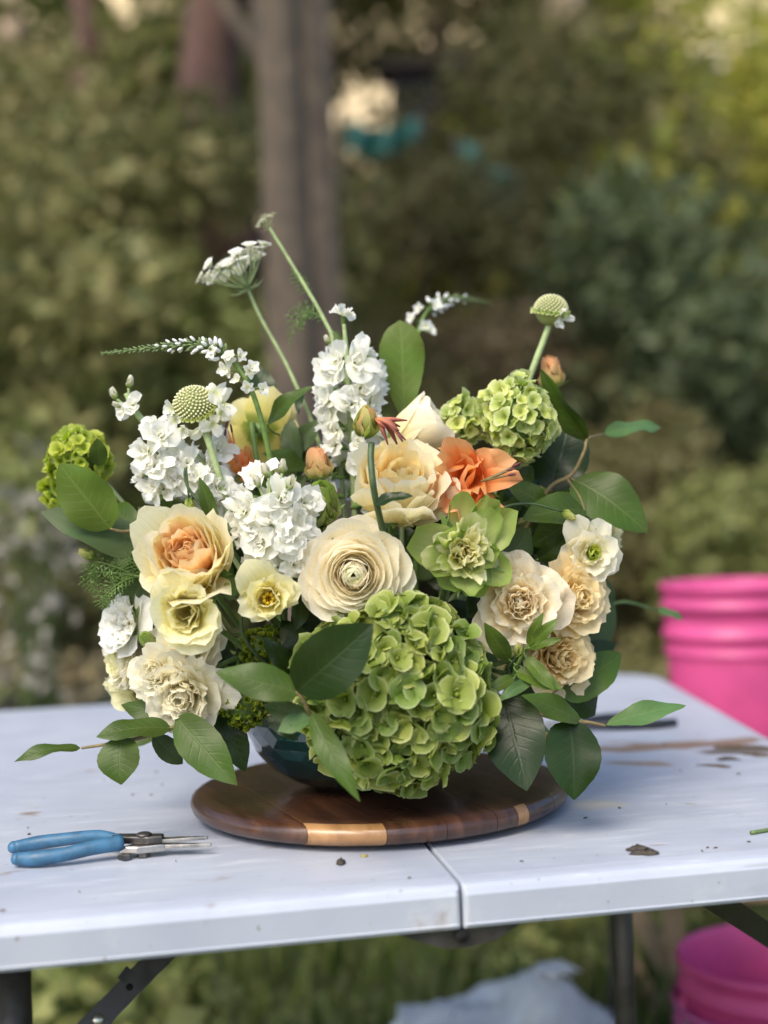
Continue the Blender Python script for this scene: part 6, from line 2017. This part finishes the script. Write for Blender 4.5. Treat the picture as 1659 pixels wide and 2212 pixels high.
# pincushion scabiosa
def scabiosa(px, py, Y, rpx, d, path, label, petal_az, seed, squash=0.85):
    d = D3(d)
    r = px2m(rpx, Y)
    c = at(px, py, Y)
    rt = flower_root('scabiosa', label, 'scabiosa', 'scabiosa pincushions', c, d, r, [0.0030, 0.0030, 0.0036, 0.0034], STEM_PALE, path=[at(*p) for p in path] + [c - d * r * 0.3])
    mb = MB()
    n = 190
    for p in fib(n * 2):
        if p[2] < -0.05: continue
        nrm = Vector((p[0], p[1], p[2] / squash)).normalized()
        q = Vector((p[0] * r, p[1] * r, p[2] * r * squash))
        v, f, uv = ball(r * 0.068, r * 0.068, r * 0.085, 6, 4)
        mq = nrm.to_track_quat('Z', 'Y').to_matrix()
        v = np.array([tuple(mq @ Vector(w) + q) for w in v])
        mb.add(v, f, uv)
    o = put('pincushion', mb.mesh('pincushion', petal_mat('scabiosa_bead', [(0.0, (0.28, 0.32, 0.10)), (0.5, (0.58, 0.60, 0.30)), (1.0, (0.88, 0.87, 0.62))], 0.2, 0.6)), rt, axis_matrix(c, d))
    o['kind'] = 'stuff'
    put('dome', MB().add(*ball(r * 0.95, r * 0.95, r * 0.95 * squash, 18, 10)).mesh('dome', plain('scabiosa_dome', (0.26, 0.29, 0.09), 0.8)), rt, axis_matrix(c, d))
    r2 = np.random.default_rng(seed)
    fm = [floret_mesh('scabiosa_petal', 3, r * 0.62, r * 0.30, P_WHITE, s + seed, th=(60, 80, 95), rc=0.8, nu=5, nv=4, ruf=0.2, rnd=0.15, jit=2.5) for s in range(4)]
    fs = floret_mesh('scabiosa_skirt', 5, r * 0.22, r * 0.11, P_VIB, seed + 9, th=(20, 40, 50), nu=2, nv=2, ruf=0.15, jit=2)
    for k, a in enumerate(np.linspace(0, 2 * math.pi, 26, endpoint=False)):
        q = axis_matrix(c, d) @ Vector((math.cos(a) * r * 1.0, math.sin(a) * r * 1.0, -0.06 * r))
        dr = axis_matrix(Vector((0, 0, 0)), d) @ Vector((math.cos(a), math.sin(a), 0.1))
        put('skirt_floret', fs, rt, axis_matrix(q, dr, a * 3) @ Matrix.Scale(r2.uniform(0.8, 1.4), 4))
    for k, (ox, oy, s) in enumerate(petal_az):
        q = at(px + ox, py + oy, Y - 0.008)
        dr = Vector((ox, 0, -oy)).normalized() * 0.8 + Vector((0, -0.8, 0.2))
        put('petal', fm[k % 4], rt, axis_matrix(q, dr, k * 1.1) @ Matrix.Scale(s, 4))
    return rt


scabiosa(419, 875, 1.375, 44, (-0.12, 0.72, 0.7), [(520, 1230, 1.40), (492, 1090, 1.375), (462, 990, 1.37), (440, 925, 1.372)], 'pale green scabiosa with white petals at upper left',
         [(46, -26, 1.2), (60, -4, 1.2), (56, 18, 1.1), (40, 42, 1.0), (-40, 34, 0.9), (-46, 10, 0.75), (-22, 52, 0.95), (18, 56, 0.95), (0, 60, 0.8)], 71)
scabiosa(1190, 672, 1.46, 36, (0.12, 0.96, 0.2), [(1090, 1100, 1.44), (1120, 890, 1.45), (1150, 800, 1.455), (1183, 712, 1.46)], 'scabiosa on a tall stem with a single white petal at upper right',
         [(22, 14, 1.2), (12, 22, 0.8)], 72, 0.95)


# queen anne's lace
def lace(label, c3, d, r, path, nr, seed, rise=0.55, flo=11, young=False):
    d = D3(d)
    c = at(*c3)
    rt = flower_root('lace_flower', label, 'lace flower', 'lace flowers above the bouquet', c, d, r, [0.0026, 0.0024, 0.0022, 0.0018], STEM_PALE, path=[at(*p) for p in path] + [c])
    r2 = np.random.default_rng(seed)
    mm = axis_matrix(c, d)
    fm = []
    for s in range(4):
        mb = MB()
        for k in range(flo):
            a, q = k * GOLD, math.sqrt((k + 0.5) / flo)
            rr = r * (0.155 if not young else 0.30) * q
            pos = Vector((rr * math.cos(a), rr * math.sin(a), r * 0.16 - rr * 0.25 + r2.normal(0, 0.01) * r))
            mb.add(*tube([(0, 0, 0), tuple(pos)], r * 0.010, 4, 2))
            sc = r * (0.085 if not young else 0.07) * (1 + 0.5 * q)
            for j in range(5):
                aa = j * 1.2566 + k
                v, f, uv = petal(sc, sc * 0.42, (40, 72, 90), sc * 1.2, 0, 0, nu=2, nv=2, az=aa, base=0.3)
                v = v + np.array(pos)
                mb.add(v, f, uv)
        fm.append(mb.mesh('umbellet', P_WHITE if not young else P_BUDWHITE))
    ray = MB()
    spots = []
    for k in range(nr):
        a, q = k * GOLD, math.sqrt((k + 0.5) / nr)
        e = Vector((r * q * math.cos(a), r * q * math.sin(a), r * (rise + 0.30 * (1 - q) + r2.normal(0, 0.10))))
        ray.add(*tube([(0, 0, 0), tuple(e * 0.55 + Vector((0, 0, -0.06 * r * q))), tuple(e)], r * 0.016, 5, 3))
        spots.append((e, a, q))
    for k in range(9):
        a = k * 0.7
        ray.add(*tube([(0, 0, 0), (math.cos(a) * r * 0.3, math.sin(a) * r * 0.3, -0.02 * r), (math.cos(a) * r * 0.55, math.sin(a) * r * 0.55, 0.06 * r)], [r * 0.02, r * 0.016, r * 0.004], 5, 3))
    put('umbel_rays', ray.mesh('umbel_rays', STEM_PALE), rt, mm)
    for k, (e, a, q) in enumerate(spots):
        dr = Vector((math.cos(a) * q * 0.8, math.sin(a) * q * 0.8, 1))
        put('umbellet', fm[k % 4], rt, mm @ axis_matrix(e, dr, k))
    return rt


lace('white lace flower held high at upper left', (535, 624, 1.50), (-0.40, 0.88, 0.02), px2m(76, 1.5), [(720, 1120, 1.47), (690, 960, 1.48), (625, 800, 1.495), (565, 690, 1.50)], 24, 81, 0.66)
lr = lace('small green lace bud topping the tallest stem', (582, 492, 1.48), (-0.5, 0.82, 0.2), px2m(24, 1.48), [(735, 1000, 1.46), (722, 760, 1.465), (700, 690, 1.47), (630, 570, 1.478)], 12, 82, 0.7, 7, True)


def feather(root, pts, wpx, mat, name='feathery_leaf', n=26, sub=5):
    """carrot-like leaf: a rib with paired side ribs carrying small lobes"""
    P = catmull([at(*p) for p in pts], 8)
    Y = pts[0][2]
    W = px2m(wpx, Y)
    mb = MB().add(*tube(P, [0.0010, 0.0004], 5, 2, smooth_path=False))
    r2 = np.random.default_rng(int(pts[0][0]))
    for k in range(n):
        t = (k + 1) / (n + 1)
        i = int(t * (len(P) - 2))
        p = P[i].lerp(P[i + 1], t * (len(P) - 2) - i)
        dr = (P[i + 1] - P[i]).normalized()
        side = dr.cross(Vector((0, -1, 0.2))).normalized() * (1 if k % 2 else -1)
        ln = W * math.sin(math.pi * min(1, t * 0.85 + 0.12)) * r2.uniform(0.8, 1.1)
        ax = (side * 0.85 + dr * 0.5).normalized()
        bend_ = Vector((0, -0.3, -0.2)) * ln * 0.4
        for j in range(sub):
            s = (j + 0.6) / sub
            b = p + ax * ln * s + bend_ * s * s
            for sg in (-1, 1):
                d2 = (ax * 0.8 + dr * 0.7 * sg + Vector(r2.normal(0, 0.25, 3))).normalized()
                l2 = ln * 0.34 * (1.15 - s * 0.6)
                wv = d2.cross(Vector(r2.normal(0, 1, 3))).normalized() * l2 * 0.16
                e = b + d2 * l2
                m2 = b.lerp(e, 0.5)
                mb.add([tuple(b), tuple(m2 + wv), tuple(e), tuple(m2 - wv)], [(0, 1, 2, 3)])
        mb.add(*tube([p, p + ax * ln * 0.5 + bend_ * 0.25, p + ax * ln + bend_], [0.0005, 0.0002], 4, 2))
    return put(name, mb.mesh(name, mat), root)


FEATHER = plain('feather_green', (0.12, 0.21, 0.045), 0.55, noise=0.25, nscale=100, transl=0.3)
feather(lr, [(676, 640, 1.475), (650, 612, 1.475), (628, 580, 1.475)], 22, FEATHER, n=14, sub=4)
feather(lr, [(700, 692, 1.47), (668, 672, 1.47), (640, 690, 1.468), (622, 755, 1.466)], 32, FEATHER, n=24)
feather(lr, [(718, 715, 1.468), (732, 735, 1.465), (738, 765, 1.462)], 22, FEATHER, n=14)
rf_ = thing('fern_sprig', stem_base(at(240, 1240, 1.38)), 'feathery carrot leaf sprig at the left flank', 'sprig', 'foliage in the bouquet')
put('stem', MB().add(*tube([rf_.location.copy(), at(440, 1430, 1.42), at(360, 1270, 1.385), at(300, 1245, 1.375), at(215, 1235, 1.37)], [0.002, 0.002, 0.0015, 0.001], 7, 6)).mesh('stem', STEM), rf_)
feather(rf_, [(300, 1245, 1.375), (250, 1225, 1.37), (205, 1215, 1.37), (195, 1250, 1.37), (205, 1285, 1.37)], 38, FEATHER, n=34)
feather(rf_, [(290, 1246, 1.375), (255, 1262, 1.36), (225, 1290, 1.36), (222, 1320, 1.36)], 30, FEATHER, n=26)
feather(rf_, [(320, 1255, 1.38), (285, 1215, 1.37), (240, 1200, 1.37)], 26, FEATHER, n=20)
put('bud', GB[0], rf_, axis_matrix(at(205, 1205, 1.37), D3((-0.8, 0.45, 0.3))) @ Matrix.Scale(0.95, 4))
put('bud', GB[1], rf_, axis_matrix(at(260, 1195, 1.38), D3((-0.6, 0.2, 0.5))) @ Matrix.Scale(0.6, 4))


# gooseneck loosestrife
def loosestrife(label, path, t0, nb, nf, seed, Y, small=1.0):
    pts = [at(*p) for p in path]
    base = stem_base(pts[-1])
    rt = thing('loosestrife', base, label, 'loosestrife', 'loosestrife spikes')
    put('stem', MB().add(*tube([base] + pts, [0.0030, 0.0030, 0.0026, 0.0016, 0.0006], 8, 8)).mesh('stem', STEM), rt)
    fine = catmull(pts, 24)
    r2 = np.random.default_rng(seed)
    mb = MB()
    v, f, uv = ball(0.0022, 0.0022, 0.0052, 7, 6, (0, 0, 0.0075))
    uvb = uv.copy(); uvb[:, 1] = 0.55 + 0.45 * uv[:, 1]
    mb.add(v, f, uvb)
    v, f, uv = ball(0.0019, 0.0019, 0.0042, 6, 5, (0, 0, 0.0040))
    uv[:, 1] *= 0.25
    mb.add(v, f, uv)
    mb.add(*tube([(0, 0, -0.004), (0, 0, 0.003)], 0.0007, 4, 2)[:2], np.zeros((12, 2)))
    bud = mb.mesh('loosestrife_bud', petal_mat('loosestrife_bud', [(0.0, (0.13, 0.20, 0.06)), (0.45, (0.20, 0.27, 0.09)), (0.62, (0.82, 0.82, 0.80)), (1.0, (0.85, 0.85, 0.85))], 0.15))
    mb = MB()
    for k in range(3):
        v, f, uv = ball(0.0018, 0.0018, 0.0046, 6, 5, (0, 0, 0.0045))
        mb.add(v, f, uv)
        break
    mb.add(*tube([(0, 0, -0.004), (0, 0, 0.003)], 0.0006, 4, 2)[:2], np.zeros((12, 2)))
    gbud = mb.mesh('loosestrife_green_bud', plain('loosestrife_green', (0.17, 0.23, 0.09), 0.6, transl=0.1))
    fl = [floret_mesh('loosestrife_floret', 5, 0.0088, 0.0036, P_WHITE, s + seed, th=(35, 58, 72), rc=0.8, bead=0.0012, nu=3, nv=3, rnd=0.35, jit=1.2) for s in range(3)]
    m = len(fine)
    for k in range(nb):
        t = t0 + (1 - t0) * (k / nb)
        i = min(m - 2, int(t * (m - 1)))
        p = fine[i]
        tg = (fine[i + 1] - fine[i]).normalized()
        a = k * GOLD
        n1 = tg.orthogonal().normalized()
        n2 = tg.cross(n1)
        o = n1 * math.cos(a) + n2 * math.sin(a)
        w = (t - t0) / (1 - t0)
        s = (1.0 - 0.72 * w) * small
        dr = o * (0.85 - 0.45 * w) + tg * (0.55 + 0.5 * w)
        white_top = (w < 0.62) and (r2.random() < 0.62 - 0.45 * w)
        put('bud', bud if white_top else gbud, rt, axis_matrix(p + o * 0.0035 * s, dr, a) @ Matrix.Scale(s, 4))
    for k in range(nf):
        t = t0 - 0.20 + 0.24 * k / nf
        i = max(0, min(m - 2, int(t * (m - 1))))
        p = fine[i]
        a = k * GOLD
        o = Vector((math.cos(a), -0.5, math.sin(a) * 0.5)).normalized()
        e = p + o * px2m(26, Y) * small
        put('pedicel', MB().add(*tube([p, p.lerp(e, 0.6) + Vector((0, 0, 0.002)), e], 0.0008, 5, 3)).mesh('pedicel', STEM), rt)
        put('floret', fl[k % 3], rt, axis_matrix(e, o + Vector((0, -0.5, 0.2)), k) @ Matrix.Scale(small * r2.uniform(0.85, 1.1), 4))
    return rt


loosestrife('white budded loosestrife spike arching far to the left', [(605, 1180, 1.40), (585, 1000, 1.375), (548, 855, 1.365), (505, 785, 1.365), (440, 748, 1.368), (345, 750, 1.375), (218, 764, 1.39)], 0.56, 130, 11, 91, 1.365)
loosestrife('small blurred loosestrife spike behind the upright leaf', [(850, 1050, 1.52), (880, 860, 1.54), (902, 725, 1.57), (928, 668, 1.60), (985, 645, 1.66), (1062, 655, 1.75)], 0.62, 60, 5, 92, 1.58)


# loose buds on thin stems
def bud_stem(label, path, d, s, me, leafs=(), cat='bud'):
    pts = [at(*p) for p in path]
    base = stem_base(pts[-1])
    rt = thing('bud_stem', base, label, cat, 'buds on thin stems')
    put('stem', MB().add(*tube([base] + pts, [0.0018, 0.0018, 0.0014, 0.0011], 7, 6)).mesh('stem', STEM_DARK), rt)
    put('bud', me, rt, axis_matrix(pts[-1], D3(d)) @ Matrix.Scale(s, 4))
    for (b, t, w) in leafs: leaf(rt, b, t, w, L_SALAL, nrm=(0.1, 0.2, 1), fold=0.5)
    return rt


bud_stem('round yellow green bud left of the open lisianthus', [(560, 1420, 1.34), (520, 1310, 1.305), (492, 1282, 1.298)], (0.05, 0.75, 0.7), 0.85, bud_mesh('round_bud', 0.017, 0.009, P_BUDGRN, 7, 3))
bud_stem('hanging green bud at the left among the stock', [(600, 1330, 1.38), (470, 1140, 1.35), (405, 1050, 1.345), (402, 1010, 1.345), (408, 1075, 1.345)], (0.0, -1, 0.1), 0.95, GB[0], [((466, 1140, 1.348), (430, 1030, 1.345), 34)])
bud_stem('green hellebore bud at right below the blush roses', [(1060, 1480, 1.36), (1100, 1440, 1.32), (1118, 1415, 1.30)], (0.05, 0.7, 0.8), 0.9, GB[1])
bud_stem('green flower stalk curving out right of the green tulip', [(1010, 1330, 1.38), (1040, 1180, 1.345), (1075, 1105, 1.345), (1140, 1088, 1.355), (1215, 1105, 1.365)], (0.8, -0.5, 0.2), 0.8, GB[0])
# leaf on the spent alstroemeria stem
for o in bpy.data.objects:
    if o.get('label', '').startswith('spent peach bloom'):
        leaf(o, (812, 1090, 1.272), (892, 1072, 1.262), 30, L_DARK, nrm=(0, 0.6, 0.8), fold=0.4, bend=0.9)
    if o.get('label', '').startswith('lime green viburnum snowball'):
        leaf(o, (214, 1006, 1.40), (210, 946, 1.39), 40, L_SALAL, nrm=(0.2, 0.1, 1), fold=0.2)
# faded blossom hanging at the right of the bowl
rose(1184, 1600, 1.40, 36, (0.1, -0.5, 0.8), dict(ALSTRO, n=6), [(1, P_BLUSH2)], 'faded peach blossom hanging between the lower right leaves', name='alstroemeria', cat='alstroemeria', group='orange alstroemeria stems', seed=59)
